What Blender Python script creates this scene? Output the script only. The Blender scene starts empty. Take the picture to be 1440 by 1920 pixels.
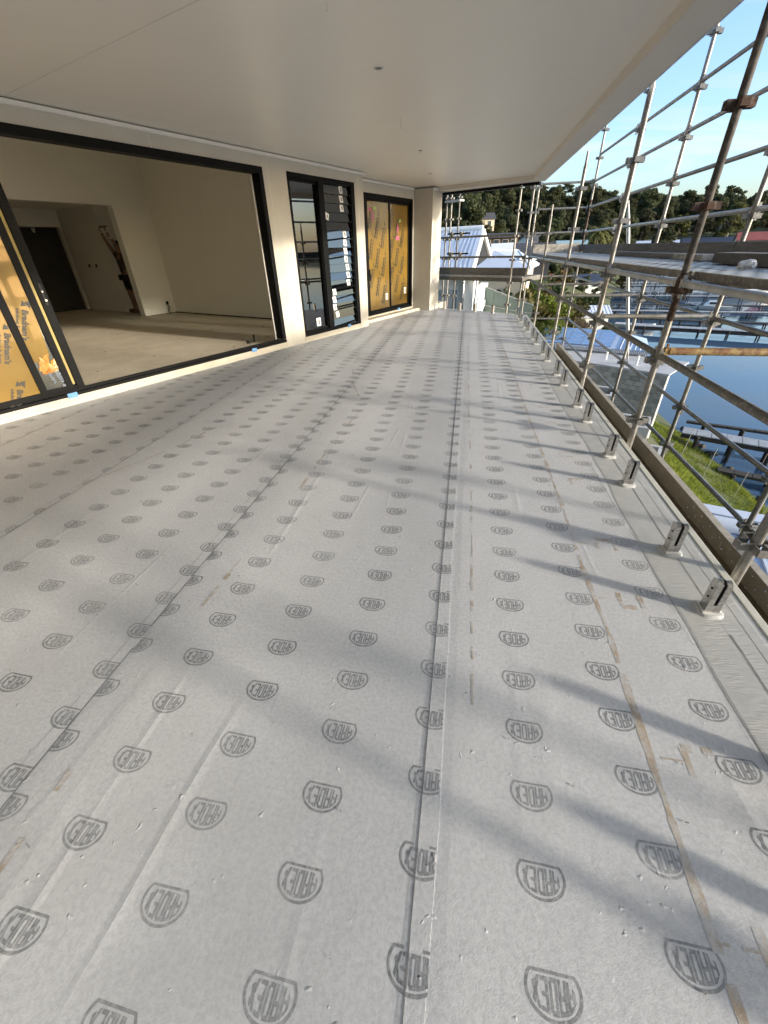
import bpy, bmesh, math, random
import numpy as np
from mathutils import Vector, Matrix
random.seed(7); rng = np.random.default_rng(7)
R = math.radians
SC = bpy.context.scene
COL = SC.collection

# ------------------------------------------------------------------ camera
cam_d = bpy.data.cameras.new('camera'); cam = bpy.data.objects.new('camera', cam_d); COL.objects.link(cam)
SC.camera = cam
right = Vector((0.98346, 0.07710, -0.16395)); dwn = Vector((0.17969, -0.53634, 0.82466)); fwd = Vector((-0.02462, -0.84048, -0.54129))
_f = 766.0
_dn = Vector((35, 1190, _f)).normalized()
_y = Vector((167, -497, _f)); _y = (_y - _dn * _y.dot(_dn)).normalized()
_z = -_dn; _x = _y.cross(_z)
row = lambda k: Vector((_x[k], _y[k], _z[k]))
right, dwn, fwd = row(0), row(1), row(2)
m = Matrix.Identity(4)
for i in range(3):
    m[i][0] = right[i]; m[i][1] = -dwn[i]; m[i][2] = -fwd[i]
m[2][3] = 1.5
cam.matrix_world = m
cam_d.sensor_fit = 'VERTICAL'; cam_d.sensor_height = 36.0; cam_d.sensor_width = 27.0
cam_d.lens = _f / 1920 * 36
cam_d.clip_start = 0.05; cam_d.clip_end = 6000

# ------------------------------------------------------------------ sun, sky, exposure
SUN_EL, SUN_AZ = 12.8, 108.0          # degrees; azimuth clockwise from +Y
SKY_STRENGTH, SUN_STRENGTH, EXPOSURE = 0.135, 2.0, 1.72
world = bpy.data.worlds.new('World'); SC.world = world; world.use_nodes = True
nt = world.node_tree; N = nt.nodes; L = nt.links; N.clear()
out = N.new('ShaderNodeOutputWorld'); bg = N.new('ShaderNodeBackground'); sky = N.new('ShaderNodeTexSky')
sky.sky_type = 'NISHITA'; sky.sun_disc = False
sky.sun_elevation = R(SUN_EL); sky.sun_rotation = R(SUN_AZ); sky.altitude = 0; sky.air_density = 1.0; sky.dust_density = 2.2; sky.ozone_density = 3.0
bg.inputs['Strength'].default_value = SKY_STRENGTH
tc = N.new('ShaderNodeTexCoord'); sep = N.new('ShaderNodeSeparateXYZ'); L.new(tc.outputs['Generated'], sep.inputs[0])
zc = N.new('ShaderNodeMath'); zc.operation = 'MAXIMUM'; zc.inputs[1].default_value = 0.0; L.new(sep.outputs['Z'], zc.inputs[0])
za = N.new('ShaderNodeMath'); za.operation = 'ADD'; za.inputs[1].default_value = 0.22; L.new(zc.outputs[0], za.inputs[0])
vd = N.new('ShaderNodeVectorMath'); vd.operation = 'DIVIDE'
cz = N.new('ShaderNodeCombineXYZ')
for k in range(3): L.new(za.outputs[0], cz.inputs[k])
L.new(tc.outputs['Generated'], vd.inputs[0]); L.new(cz.outputs[0], vd.inputs[1])
mp = N.new('ShaderNodeMapping'); mp.inputs['Rotation'].default_value = (0, 0, R(25)); mp.inputs['Scale'].default_value = (0.45, 1.5, 0.1); mp.inputs['Location'].default_value = (0.35, 0.2, 0)
L.new(vd.outputs[0], mp.inputs[0])
cn = N.new('ShaderNodeTexNoise'); cn.inputs['Scale'].default_value = 1.5; cn.inputs['Detail'].default_value = 9; cn.inputs['Roughness'].default_value = 0.58; cn.inputs['Distortion'].default_value = 0.6
L.new(mp.outputs[0], cn.inputs['Vector'])
cr = N.new('ShaderNodeValToRGB'); cr.color_ramp.elements[0].position = 0.50; cr.color_ramp.elements[1].position = 0.74
L.new(cn.outputs['Fac'], cr.inputs[0])
bw = N.new('ShaderNodeRGBToBW'); L.new(sky.outputs[0], bw.inputs[0])
cb = N.new('ShaderNodeVectorMath'); cb.operation = 'SCALE'; cb.inputs[0].default_value = (1.22, 1.17, 1.08); L.new(bw.outputs[0], cb.inputs['Scale'])
mx = N.new('ShaderNodeMix'); mx.data_type = 'RGBA'
mf = N.new('ShaderNodeMath'); mf.operation = 'MULTIPLY'; mf.inputs[1].default_value = 0.6; L.new(cr.outputs[0], mf.inputs[0])
L.new(mf.outputs[0], mx.inputs['Factor']); L.new(sky.outputs[0], mx.inputs['A']); L.new(cb.outputs[0], mx.inputs['B'])
L.new(mx.outputs['Result'], bg.inputs['Color']); L.new(bg.outputs[0], out.inputs[0])

sd = bpy.data.lights.new('sun', 'SUN'); sun = bpy.data.objects.new('sun', sd); COL.objects.link(sun)
sd.energy = SUN_STRENGTH; sd.angle = R(3.4); sd.color = (1.0, 0.90, 0.76)
to_sun = Vector((math.sin(R(SUN_AZ)) * math.cos(R(SUN_EL)), math.cos(R(SUN_AZ)) * math.cos(R(SUN_EL)), math.sin(R(SUN_EL))))
sun.rotation_euler = to_sun.to_track_quat('Z', 'Y').to_euler(); sun.location = to_sun * 60
vs = SC.view_settings; vs.view_transform = 'Standard'; vs.look = 'None'; vs.exposure = EXPOSURE; vs.gamma = 1.0; vs.use_curve_mapping = False
SC.cycles.use_denoising = True
SC.cycles.max_bounces = 10; SC.cycles.diffuse_bounces = 5; SC.cycles.glossy_bounces = 4; SC.cycles.transparent_max_bounces = 16
SC.cycles.sample_clamp_indirect = 6

# ------------------------------------------------------------------ helpers
class MB:
    """collects shapes into one mesh; an optional point transform places them"""
    def __init__(s, T=None): s.v = []; s.f = []; s.sm = []; s.T = T
    def add(s, vs, fs, smooth=False):
        n = len(s.v)
        s.v += [tuple(s.T(*p)) if s.T else tuple(p) for p in vs]
        s.f += [tuple(i + n for i in f) for f in fs]; s.sm += [smooth] * len(fs); return s
    def box(s, x0, x1, y0, y1, z0, z1):
        return s.add([(x, y, z) for x in (x0, x1) for y in (y0, y1) for z in (z0, z1)],
                     [(0, 1, 3, 2), (4, 6, 7, 5), (0, 4, 5, 1), (2, 3, 7, 6), (0, 2, 6, 4), (1, 5, 7, 3)])
    def obox(s, c, ax, ay, az):
        c, ax, ay, az = Vector(c), Vector(ax), Vector(ay), Vector(az)
        return s.add([tuple(c + i * ax + j * ay + k * az) for i in (-1, 1) for j in (-1, 1) for k in (-1, 1)],
                     [(0, 1, 3, 2), (4, 6, 7, 5), (0, 4, 5, 1), (2, 3, 7, 6), (0, 2, 6, 4), (1, 5, 7, 3)])
    def tube(s, p0, p1, r, n=14, r1=None, caps=True, hollow=False):
        p0, p1 = Vector(p0), Vector(p1); r1 = r if r1 is None else r1
        d = (p1 - p0).normalized(); a = d.orthogonal().normalized(); b = d.cross(a)
        vs = []
        for p, q in ((p0, r), (p1, r1)):
            for i in range(n):
                t = 2 * math.pi * i / n; vs.append(tuple(p + a * q * math.cos(t) + b * q * math.sin(t)))
        s.add(vs, [(i, (i + 1) % n, n + (i + 1) % n, n + i) for i in range(n)], True)
        if caps:
            s.add([vs[i] for i in range(n)][::-1], [tuple(range(n))]); s.add(vs[n:], [tuple(range(n))])
        return s
    def path(s, pts, r, n=6):
        for a, b in zip(pts, pts[1:]): s.tube(a, b, r, n)
        return s
    def prism(s, poly, z0, z1):
        n = len(poly)
        s.add([(x, y, z0) for x, y in poly] + [(x, y, z1) for x, y in poly],
              [tuple(range(n))[::-1], tuple(range(n, 2 * n))] + [(i, (i + 1) % n, n + (i + 1) % n, n + i) for i in range(n)])
        return s
    def poly(s, pts): return s.add(pts, [tuple(range(len(pts)))])
    def mesh(s, name, mat=None, recalc=True):
        me = bpy.data.meshes.new(name); me.from_pydata(s.v, [], s.f)
        me.polygons.foreach_set('use_smooth', s.sm)
        if recalc:
            bm = bmesh.new(); bm.from_mesh(me); bmesh.ops.recalc_face_normals(bm, faces=bm.faces); bm.to_mesh(me); bm.free()
        if mat: me.materials.append(mat)
        me.update(); return me
    def build(s, name, mat, parent=None, loc=(0, 0, 0), bevel=0, recalc=True):
        o = bpy.data.objects.new(name, s.mesh(name, mat, recalc)); COL.objects.link(o); o.location = loc
        if parent: o.parent = parent
        if bevel:
            b = o.modifiers.new('bevel', 'BEVEL'); b.width = bevel; b.segments = 2; b.limit_method = 'ANGLE'
        return o

def inst(name, me, parent=None, loc=(0, 0, 0), rot=(0, 0, 0), sc=(1, 1, 1)):
    o = bpy.data.objects.new(name, me); COL.objects.link(o); o.location = loc; o.rotation_euler = rot; o.scale = sc
    if parent: o.parent = parent
    return o
def tag(o, label=None, cat=None, group=None, kind=None):
    if label: o['label'] = label
    if cat: o['category'] = cat
    if group: o['group'] = group
    if kind: o['kind'] = kind
    return o
def thing(name, label, cat, group=None, loc=(0, 0, 0)):
    o = bpy.data.objects.new(name, None); COL.objects.link(o); o.location = loc; o.empty_display_size = 0.1
    return tag(o, label, cat, group)
def struct(o, kind='structure'): o['kind'] = kind; return o
ORD = ['first', 'second', 'third', 'fourth', 'fifth', 'sixth', 'seventh', 'eighth', 'ninth', 'tenth', 'eleventh', 'twelfth', 'thirteenth', 'fourteenth', 'fifteenth', 'sixteenth', 'seventeenth', 'eighteenth', 'nineteenth', 'twentieth']

# ---------- materials
def base_mat(name):
    mt = bpy.data.materials.new(name); mt.use_nodes = True
    nt = mt.node_tree; b = nt.nodes['Principled BSDF']; return mt, nt, nt.nodes, nt.links, b
def node(N, t, **kw):
    n = N.new(t)
    for k, v in kw.items(): setattr(n, k, v)
    return n
def noise(N, L, vec, scale, detail=5, rough=0.55, dist=0.0):
    n = N.new('ShaderNodeTexNoise'); n.inputs['Scale'].default_value = scale; n.inputs['Detail'].default_value = detail
    n.inputs['Roughness'].default_value = rough; n.inputs['Distortion'].default_value = dist
    if vec is not None: L.new(vec, n.inputs['Vector'])
    return n.outputs['Fac']
def ramp(N, L, fac, a, b, ca=(0, 0, 0, 1), cb=(1, 1, 1, 1)):
    r = N.new('ShaderNodeValToRGB'); e = r.color_ramp.elements
    e[0].position = a; e[1].position = b; e[0].color = ca; e[1].color = cb
    L.new(fac, r.inputs[0]); return r.outputs[0]
def mixc(N, L, fac, a, b, mode='MIX'):
    x = N.new('ShaderNodeMix'); x.data_type = 'RGBA'; x.blend_type = mode; x.clamp_factor = True
    for s, v in (('Factor', fac), ('A', a), ('B', b)):
        if hasattr(v, 'is_output'): L.new(v, x.inputs[s])
        elif s == 'Factor': x.inputs['Factor'].default_value = v
        else: x.inputs[s].default_value = tuple(v) + (1,) if len(v) == 3 else v
    return x.outputs['Result']
def mth(N, L, op, a, b=None, clamp=False):
    x = N.new('ShaderNodeMath'); x.operation = op; x.use_clamp = clamp
    for i, v in enumerate((a, b)):
        if v is None: continue
        if hasattr(v, 'is_output'): L.new(v, x.inputs[i])
        else: x.inputs[i].default_value = v
    return x.outputs[0]
def coords(N, L, space='Object', scale=(1, 1, 1), rot=(0, 0, 0)):
    if space == 'World': src = N.new('ShaderNodeNewGeometry').outputs['Position']
    else: src = N.new('ShaderNodeTexCoord').outputs['Object']
    if scale == (1, 1, 1) and rot == (0, 0, 0): return src
    mp = N.new('ShaderNodeMapping'); mp.inputs['Scale'].default_value = scale; mp.inputs['Rotation'].default_value = rot
    L.new(src, mp.inputs[0]); return mp.outputs[0]
def bump(N, L, b, h, strength=0.3, dist=0.01):
    x = N.new('ShaderNodeBump'); x.inputs['Strength'].default_value = strength; x.inputs['Distance'].default_value = dist
    L.new(h, x.inputs['Height']); L.new(x.outputs[0], b.inputs['Normal']); return x
def pmat(name, c1, c2=None, scale=6, lo=.35, hi=.65, rough=.6, metal=0.0, bmp=0.0, bscale=60, bdist=.004, stretch=(1, 1, 1), rnd=0.0, fine=None, spec=.5, space='Object'):
    mt, nt, N, L, b = base_mat(name)
    v = coords(N, L, space, stretch)
    c2 = c2 or tuple(x * .8 for x in c1)
    col = mixc(N, L, ramp(N, L, noise(N, L, v, scale, 7), lo, hi), c1, c2)
    if fine:
        col = mixc(N, L, mth(N, L, 'MULTIPLY', ramp(N, L, noise(N, L, v, fine[0], 4), .5, .68), fine[2]), col, fine[1])
    if rnd:
        oi = N.new('ShaderNodeObjectInfo'); hv = N.new('ShaderNodeHueSaturation')
        L.new(mth(N, L, 'ADD', mth(N, L, 'MULTIPLY', oi.outputs['Random'], rnd), 1 - rnd / 2), hv.inputs['Value']); L.new(col, hv.inputs['Color']); col = hv.outputs[0]
    L.new(col, b.inputs['Base Color'])
    b.inputs['Roughness'].default_value = rough; b.inputs['Metallic'].default_value = metal; b.inputs['Specular IOR Level'].default_value = spec
    if bmp: bump(N, L, b, noise(N, L, v, bscale, 5), bmp, bdist)
    return mt

# ---- membrane look (shared by the sheets and the printed logos)
def membrane_color(N, L, pos):
    a = mixc(N, L, ramp(N, L, noise(N, L, pos, 1.7, 6, .6), .3, .7), (.565, .575, .588), (.505, .515, .528))
    a = mixc(N, L, mth(N, L, 'MULTIPLY', ramp(N, L, noise(N, L, pos, 70, 5, .78), .43, .60), .62), a, (.40, .41, .425))
    a = mixc(N, L, mth(N, L, 'MULTIPLY', ramp(N, L, noise(N, L, pos, 9, 5, .6), .55, .75), .14), a, (.57, .575, .58))
    a = mixc(N, L, mth(N, L, 'MULTIPLY', ramp(N, L, noise(N, L, pos, .9, 6, .7), .48, .66), .22), a, (.42, .415, .40))
    return a
def membrane_height(N, L, pos):
    fib = noise(N, L, pos, 210, 3, .6)
    med = noise(N, L, pos, 26, 4, .55)
    big = noise(N, L, pos, 4, 3, .5)
    vo = N.new('ShaderNodeTexVoronoi'); vo.inputs['Scale'].default_value = 17; vo.inputs['Randomness'].default_value = 1
    wv = N.new('ShaderNodeVectorMath'); wv.operation = 'ADD'; L.new(pos, wv.inputs[0])
    nz = N.new('ShaderNodeTexNoise'); nz.inputs['Scale'].default_value = 22; L.new(pos, nz.inputs['Vector'])
    sc = N.new('ShaderNodeVectorMath'); sc.operation = 'SCALE'; sc.inputs['Scale'].default_value = .09; L.new(nz.outputs['Color'], sc.inputs[0]); L.new(sc.outputs[0], wv.inputs[1])
    L.new(wv.outputs[0], vo.inputs['Vector'])
    dim = ramp(N, L, vo.outputs['Distance'], .0, .16, (1, 1, 1, 1), (0, 0, 0, 1))
    gate = ramp(N, L, noise(N, L, pos, 3.6, 4, .7), .50, .60)
    dim = mth(N, L, 'MULTIPLY', dim, gate)
    # soft diagonal creases
    nd = N.new('ShaderNodeTexNoise'); nd.inputs['Scale'].default_value = .8; L.new(pos, nd.inputs['Vector'])
    s2 = N.new('ShaderNodeVectorMath'); s2.operation = 'SCALE'; s2.inputs['Scale'].default_value = .06; L.new(nd.outputs['Color'], s2.inputs[0])
    a2 = N.new('ShaderNodeVectorMath'); L.new(pos, a2.inputs[0]); L.new(s2.outputs[0], a2.inputs[1])
    mp = N.new('ShaderNodeMapping'); mp.inputs['Rotation'].default_value = (0, 0, R(-32)); mp.inputs['Scale'].default_value = (1.9, .10, 1); L.new(a2.outputs[0], mp.inputs[0])
    cr = noise(N, L, mp.outputs[0], 1.1, 1, .3)
    ridge = mth(N, L, 'MULTIPLY', ramp(N, L, mth(N, L, 'ABSOLUTE', mth(N, L, 'SUBTRACT', cr, .56)), 0.0, .014, (1, 1, 1, 1), (0, 0, 0, 1)), ramp(N, L, noise(N, L, pos, 1.1, 2), .45, .62))
    h = mth(N, L, 'ADD', mth(N, L, 'MULTIPLY', fib, .30), mth(N, L, 'MULTIPLY', med, .38))
    h = mth(N, L, 'ADD', h, mth(N, L, 'MULTIPLY', big, 1.6))
    h = mth(N, L, 'ADD', h, mth(N, L, 'MULTIPLY', dim, 2.0))
    return mth(N, L, 'ADD', h, mth(N, L, 'MULTIPLY', ridge, .7))
def make_membrane():
    mt, nt, N, L, b = base_mat('membrane')
    pos = coords(N, L, 'World')
    L.new(membrane_color(N, L, pos), b.inputs['Base Color'])
    b.inputs['Roughness'].default_value = .62; b.inputs['Specular IOR Level'].default_value = .35
    bump(N, L, b, membrane_height(N, L, pos), .50, .0042); return mt
def make_print():
    mt, nt, N, L, b = base_mat('logo_print')
    pos = coords(N, L, 'World'); base = membrane_color(N, L, pos)
    wear = ramp(N, L, noise(N, L, pos, 55, 5, .7), .40, .70, (1, 1, 1, 1), (.45, .45, .45, 1))
    wear2 = ramp(N, L, noise(N, L, pos, 1.4, 3), .36, .70, (1, 1, 1, 1), (.55, .55, .55, 1))
    w = mth(N, L, 'MULTIPLY', mth(N, L, 'MULTIPLY', wear, wear2), .86)
    L.new(mixc(N, L, w, base, (.10, .105, .11)), b.inputs['Base Color'])
    b.inputs['Roughness'].default_value = .6; b.inputs['Specular IOR Level'].default_value = .35
    bump(N, L, b, membrane_height(N, L, pos), .5, .0045); return mt
def make_stain():
    mt, nt, N, L, b = base_mat('glue_stain')
    pos = coords(N, L, 'World'); base = membrane_color(N, L, pos)
    k = ramp(N, L, noise(N, L, pos, 14, 6, .7), .36, .60, (.82, .82, .82, 1), (.12, .12, .12, 1))
    col = mixc(N, L, ramp(N, L, noise(N, L, pos, 6, 4), .4, .6), (.30, .205, .105), (.36, .27, .165))
    L.new(mixc(N, L, k, base, col), b.inputs['Base Color']); b.inputs['Roughness'].default_value = .55
    bump(N, L, b, membrane_height(N, L, pos), .45, .0045); return mt
def make_coating():
    mt, nt, N, L, b = base_mat('brushed_coating')
    pos = coords(N, L, 'World')
    L.new(mixc(N, L, ramp(N, L, noise(N, L, pos, 7, 6, .65), .3, .7), (.47, .47, .455), (.40, .405, .40)), b.inputs['Base Color'])
    b.inputs['Roughness'].default_value = .38
    nz = N.new('ShaderNodeTexNoise'); nz.inputs['Scale'].default_value = 4.5; nz.inputs['Detail'].default_value = 2; L.new(pos, nz.inputs['Vector'])
    sc = N.new('ShaderNodeVectorMath'); sc.operation = 'SCALE'; sc.inputs['Scale'].default_value = .12; L.new(nz.outputs['Color'], sc.inputs[0])
    ad = N.new('ShaderNodeVectorMath'); L.new(pos, ad.inputs[0]); L.new(sc.outputs[0], ad.inputs[1])
    mp = N.new('ShaderNodeMapping'); mp.inputs['Rotation'].default_value = (0, 0, R(33)); mp.inputs['Scale'].default_value = (14, 110, 20); L.new(ad.outputs[0], mp.inputs[0])
    br = noise(N, L, mp.outputs[0], 1.0, 3, .5)
    bump(N, L, b, mth(N, L, 'ADD', br, mth(N, L, 'MULTIPLY', noise(N, L, pos, 18, 3), .25)), .8, .004); return mt
def make_perforated(name, c1, c2, su, sv, ax, thr=.9, rough=.55, metal=.35, ring=None):
    """steel sheet with punched holes: transparent where the hole pattern is"""
    mt, nt, N, L, b = base_mat(name)
    v = coords(N, L, 'World'); sp = N.new('ShaderNodeSeparateXYZ'); L.new(v, sp.inputs[0])
    u = mth(N, L, 'MULTIPLY', sp.outputs[ax[0]], su * math.pi); w = mth(N, L, 'MULTIPLY', sp.outputs[ax[1]], sv * math.pi)
    s1 = mth(N, L, 'MULTIPLY', mth(N, L, 'SINE', u), mth(N, L, 'SINE', w))
    hole = mth(N, L, 'GREATER_THAN', s1, thr)
    col = mixc(N, L, ramp(N, L, noise(N, L, v, 7, 8, .65), .35, .66), c1, c2)
    if ring: col = mixc(N, L, mth(N, L, 'MULTIPLY', ramp(N, L, s1, .05, .3), .8), col, ring)
    L.new(mixc(N, L, mth(N, L, 'MULTIPLY', ramp(N, L, noise(N, L, v, 60, 5, .7), .52, .66), .6), col, tuple(min(.6, x * 2.0) for x in c1)), b.inputs['Base Color'])
    b.inputs['Roughness'].default_value = rough; b.inputs['Metallic'].default_value = metal
    tr = N.new('ShaderNodeBsdfTransparent'); ms = N.new('ShaderNodeMixShader'); L.new(hole, ms.inputs[0]); L.new(b.outputs[0], ms.inputs[1]); L.new(tr.outputs[0], ms.inputs[2])
    L.new(ms.outputs[0], nt.nodes['Material Output'].inputs[0]); return mt
def make_glass(name, tint=(.55, .58, .58), rough=.0):
    mt, nt, N, L, b = base_mat(name)
    tr = N.new('ShaderNodeBsdfTransparent'); tr.inputs[0].default_value = tint + (1,)
    gl = N.new('ShaderNodeBsdfGlossy'); gl.inputs['Roughness'].default_value = rough; gl.inputs[0].default_value = (.95, .97, 1, 1)
    fr = N.new('ShaderNodeFresnel'); fr.inputs[0].default_value = 2.3
    ms = N.new('ShaderNodeMixShader'); L.new(fr.outputs[0], ms.inputs[0]); L.new(tr.outputs[0], ms.inputs[1]); L.new(gl.outputs[0], ms.inputs[2])
    L.new(ms.outputs[0], N['Material Output'].inputs[0]); return mt
def make_film():
    mt, nt, N, L, b = base_mat('yellow_film')
    v = coords(N, L, 'World')
    L.new(mixc(N, L, ramp(N, L, noise(N, L, v, 2.2, 4), .35, .65), (.34, .205, .035), (.28, .175, .035)), b.inputs['Base Color'])
    b.inputs['Roughness'].default_value = .3; b.inputs['Coat Weight'].default_value = 1.0; b.inputs['Coat Roughness'].default_value = .03
    bump(N, L, b, noise(N, L, v, 3.5, 3), .3, .02)
    tr = N.new('ShaderNodeBsdfTransparent'); tr.inputs[0].default_value = (.9, .62, .15, 1)
    ms = N.new('ShaderNodeMixShader'); ms.inputs[0].default_value = .38; L.new(b.outputs[0], ms.inputs[1]); L.new(tr.outputs[0], ms.inputs[2])
    L.new(ms.outputs[0], N['Material Output'].inputs[0]); return mt
def make_water():
    mt, nt, N, L, b = base_mat('water')
    v = coords(N, L, 'World', (1, .55, 1), (0, 0, R(20)))
    b.inputs['Base Color'].default_value = (.055, .10, .155, 1); b.inputs['Roughness'].default_value = .035; b.inputs['IOR'].default_value = 1.33
    h = mth(N, L, 'ADD', noise(N, L, v, .55, 4, .5, .4), mth(N, L, 'MULTIPLY', noise(N, L, v, 2.6, 3), .22))
    bump(N, L, b, h, .30, .026); return mt
def make_leaf(name, c1, c2, rnd=.5, nsc=.45):
    mt, nt, N, L, b = base_mat(name)
    v = coords(N, L, 'World')
    col = mixc(N, L, ramp(N, L, noise(N, L, v, nsc, 4), .35, .65), c1, c2)
    oi = N.new('ShaderNodeObjectInfo'); hv = N.new('ShaderNodeHueSaturation')
    L.new(mth(N, L, 'ADD', mth(N, L, 'MULTIPLY', oi.outputs['Random'], rnd), 1 - rnd / 2), hv.inputs['Value'])
    L.new(mth(N, L, 'ADD', mth(N, L, 'MULTIPLY', oi.outputs['Random'], .05), .475), hv.inputs['Hue']); L.new(col, hv.inputs['Color'])
    L.new(hv.outputs[0], b.inputs['Base Color']); b.inputs['Roughness'].default_value = .65; b.inputs['Specular IOR Level'].default_value = .2
    tl = N.new('ShaderNodeBsdfTranslucent'); L.new(hv.outputs[0], tl.inputs[0]); ms = N.new('ShaderNodeMixShader'); ms.inputs[0].default_value = .32
    L.new(b.outputs[0], ms.inputs[1]); L.new(tl.outputs[0], ms.inputs[2]); L.new(ms.outputs[0], N['Material Output'].inputs[0])
    return mt
def make_blocks(name, c1, c2, rnd=.35):
    return pmat(name, c1, c2, 5, rough=.9, bmp=.4, bscale=50, rnd=rnd)

M = {}
M['membrane'] = make_membrane(); M['print'] = make_print(); M['stain'] = make_stain(); M['coating'] = make_coating()
M['sealant'] = pmat('white_sealant', (.66, .66, .64), (.58, .58, .56), 20, rough=.4, bmp=.3, bscale=80)
M['trim'] = pmat('edge_trim', (.56, .56, .50), (.50, .50, .45), 9, rough=.5, bmp=.1)
M['joint_soft'] = pmat('soft_joint', (.26, .265, .275), (.32, .325, .335), 30, rough=.7)
M['crack'] = pmat('dark_joint', (.13, .13, .135), (.20, .20, .20), 30, rough=.7)
M['soffit'] = pmat('soffit_paint', (.75, .715, .655), (.735, .70, .64), 2, rough=.42, bmp=.08, bscale=180, bdist=.002, space='World')
M['fascia'] = pmat('fascia_paint', (.64, .60, .54), (.62, .585, .525), 3, rough=.45, space='World')
M['wall'] = pmat('fibre_cement_wall', (.54, .51, .445), (.49, .465, .405), 2.2, rough=.8, bmp=.15, bscale=70, space='World', fine=(45, (.50, .48, .43), .25))
M['cornice'] = pmat('cream_batten', (.80, .78, .72), (.77, .75, .69), 8, rough=.6, space='World')
M['sill'] = pmat('painted_sill', (.50, .46, .375), (.46, .42, .345), 10, rough=.65, bmp=.15, space='World')
M['black'] = pmat('black_powdercoat', (.0045, .0046, .005), (.006, .0062, .0066), 12, rough=.55, spec=.12)
M['chrome'] = pmat('bright_metal', (.62, .62, .62), (.5, .5, .5), 30, rough=.22, metal=1)
M['spigot'] = pmat('stainless_spigot', (.62, .61, .59), (.45, .43, .41), 22, rough=.30, metal=1, fine=(90, (.20, .18, .16), .5))
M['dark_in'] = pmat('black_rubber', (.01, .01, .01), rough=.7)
M['plaster'] = pmat('plasterboard', (.80, .77, .69), (.78, .75, .67), 2.5, rough=.9, space='World')
M['room_floor'] = pmat('particleboard_floor', (.64, .57, .45), (.55, .49, .385), 3, rough=.75, bmp=.1, space='World', fine=(30, (.36, .31, .23), .4))
M['hall_dark'] = pmat('near_black', (.028, .026, .023), (.02, .019, .017), 4, rough=.8)  # near-black; paints the shade in the hall doorway, other dark gaps share it
M['timber'] = pmat('brown_timber', (.16, .085, .035), (.11, .06, .025), 6, rough=.7, stretch=(8, 8, .6))
M['film'] = make_film()
M['film_print'] = pmat('film_lettering', (.02, .018, .012), rough=.5)
M['film_loose'] = pmat('loose_amber_film', (.36, .15, .025), (.55, .30, .08), 14, rough=.15, spec=.8)
M['glass'] = make_glass('grey_glass', (.56, .58, .57))
M['clear'] = make_glass('clear_glass', (.75, .78, .76))
M['sticker'] = pmat('white_sticker', (.80, .80, .78), rough=.6)
M['sticker_ink'] = pmat('sticker_ink', (.03, .03, .03), rough=.6)
M['pink'] = pmat('pink_sticker', (.40, .09, .17), rough=.6); M['greenst'] = pmat('green_sticker', (.38, .55, .12), rough=.6)
M['tape'] = pmat('blue_tape', (.10, .25, .50), (.14, .31, .56), 40, rough=.7)
M['galv'] = pmat('galvanised_steel', (.30, .29, .275), (.195, .188, .175), 9, rough=.46, metal=.55, bmp=.12, bscale=60, fine=(55, (.13, .10, .075), .55), rnd=.25, space='World')
M['galv_dark'] = pmat('weathered_steel', (.115, .108, .096), (.175, .165, .145), 8, rough=.6, metal=.3, bmp=.2, bscale=60, fine=(34, (.42, .40, .36), .55), rnd=.25, space='World')
M['galv_light'] = pmat('pale_galvanised', (.42, .42, .41), (.30, .30, .29), 9, rough=.45, metal=.45, fine=(55, (.2, .17, .13), .4), rnd=.2, space='World')
M['dark_pole'] = pmat('dark_painted_steel', (.042, .036, .031), (.07, .058, .046), 7, rough=.7, metal=.0, spec=.3, fine=(26, (.20, .185, .165), .4), space='World')
M['rust'] = pmat('rusty_steel', (.036, .021, .015), (.075, .034, .018), 9, rough=.75, metal=.25, bmp=.3, bscale=50, fine=(30, (.26, .22, .18), .5), space='World')
M['rust_yellow'] = pmat('flaking_yellow_paint', (.33, .235, .10), (.20, .10, .045), 18, .42, .58, rough=.7, bmp=.3, bscale=60, fine=(38, (.06, .03, .015), .9), space='World')
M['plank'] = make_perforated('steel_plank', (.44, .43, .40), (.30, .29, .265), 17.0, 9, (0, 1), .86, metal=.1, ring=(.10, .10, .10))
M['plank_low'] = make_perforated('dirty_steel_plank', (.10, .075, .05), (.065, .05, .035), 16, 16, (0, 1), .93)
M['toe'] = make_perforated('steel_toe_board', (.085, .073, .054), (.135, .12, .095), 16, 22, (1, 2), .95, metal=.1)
M['toe_edge'] = pmat('toe_board_edge', (.46, .43, .37), (.36, .33, .28), 14, rough=.6, metal=.2, fine=(50, (.2, .16, .1), .5), space='World')
M['board'] = pmat('grey_timber_board', (.165, .158, .142), (.115, .108, .096), 5, rough=.85, stretch=(3, .7, 6), bmp=.25, bscale=25, fine=(22, (.10, .085, .065), .5), rnd=.3, space='World')
M['board_pale'] = pmat('peeling_board', (.52, .49, .42), (.24, .21, .17), 11, rough=.85, bmp=.3, bscale=25, space='World')
M['rag'] = pmat('white_plastic', (.75, .75, .73), rough=.5)
M['water'] = make_water()
M['ground'] = pmat('earth', (.085, .085, .035), (.055, .068, .022), .22, rough=.95, bmp=.3, bscale=2, bdist=.2, space='World', fine=(1.3, (.05, .07, .02), .6))
M['grass'] = make_leaf('long_grass', (.22, .24, .03), (.12, .15, .02), .1, 1.1)
M['leaf'] = make_leaf('eucalypt_leaf', (.046, .055, .023), (.074, .076, .033))
M['leaf_olive'] = make_leaf('olive_leaf', (.115, .10, .032), (.075, .075, .026))
M['leaf_yellow'] = make_leaf('lime_leaf', (.13, .145, .018), (.06, .075, .014), .2)
M['leaf_dark'] = make_leaf('hedge_leaf', (.035, .055, .02), (.06, .08, .026), .3)
M['bark'] = pmat('pale_bark', (.26, .22, .17), (.14, .11, .08), 3, rough=.9, rnd=.5)
M['bare'] = pmat('bare_wood', (.13, .09, .065), (.09, .06, .04), 3, rough=.9)
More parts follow.
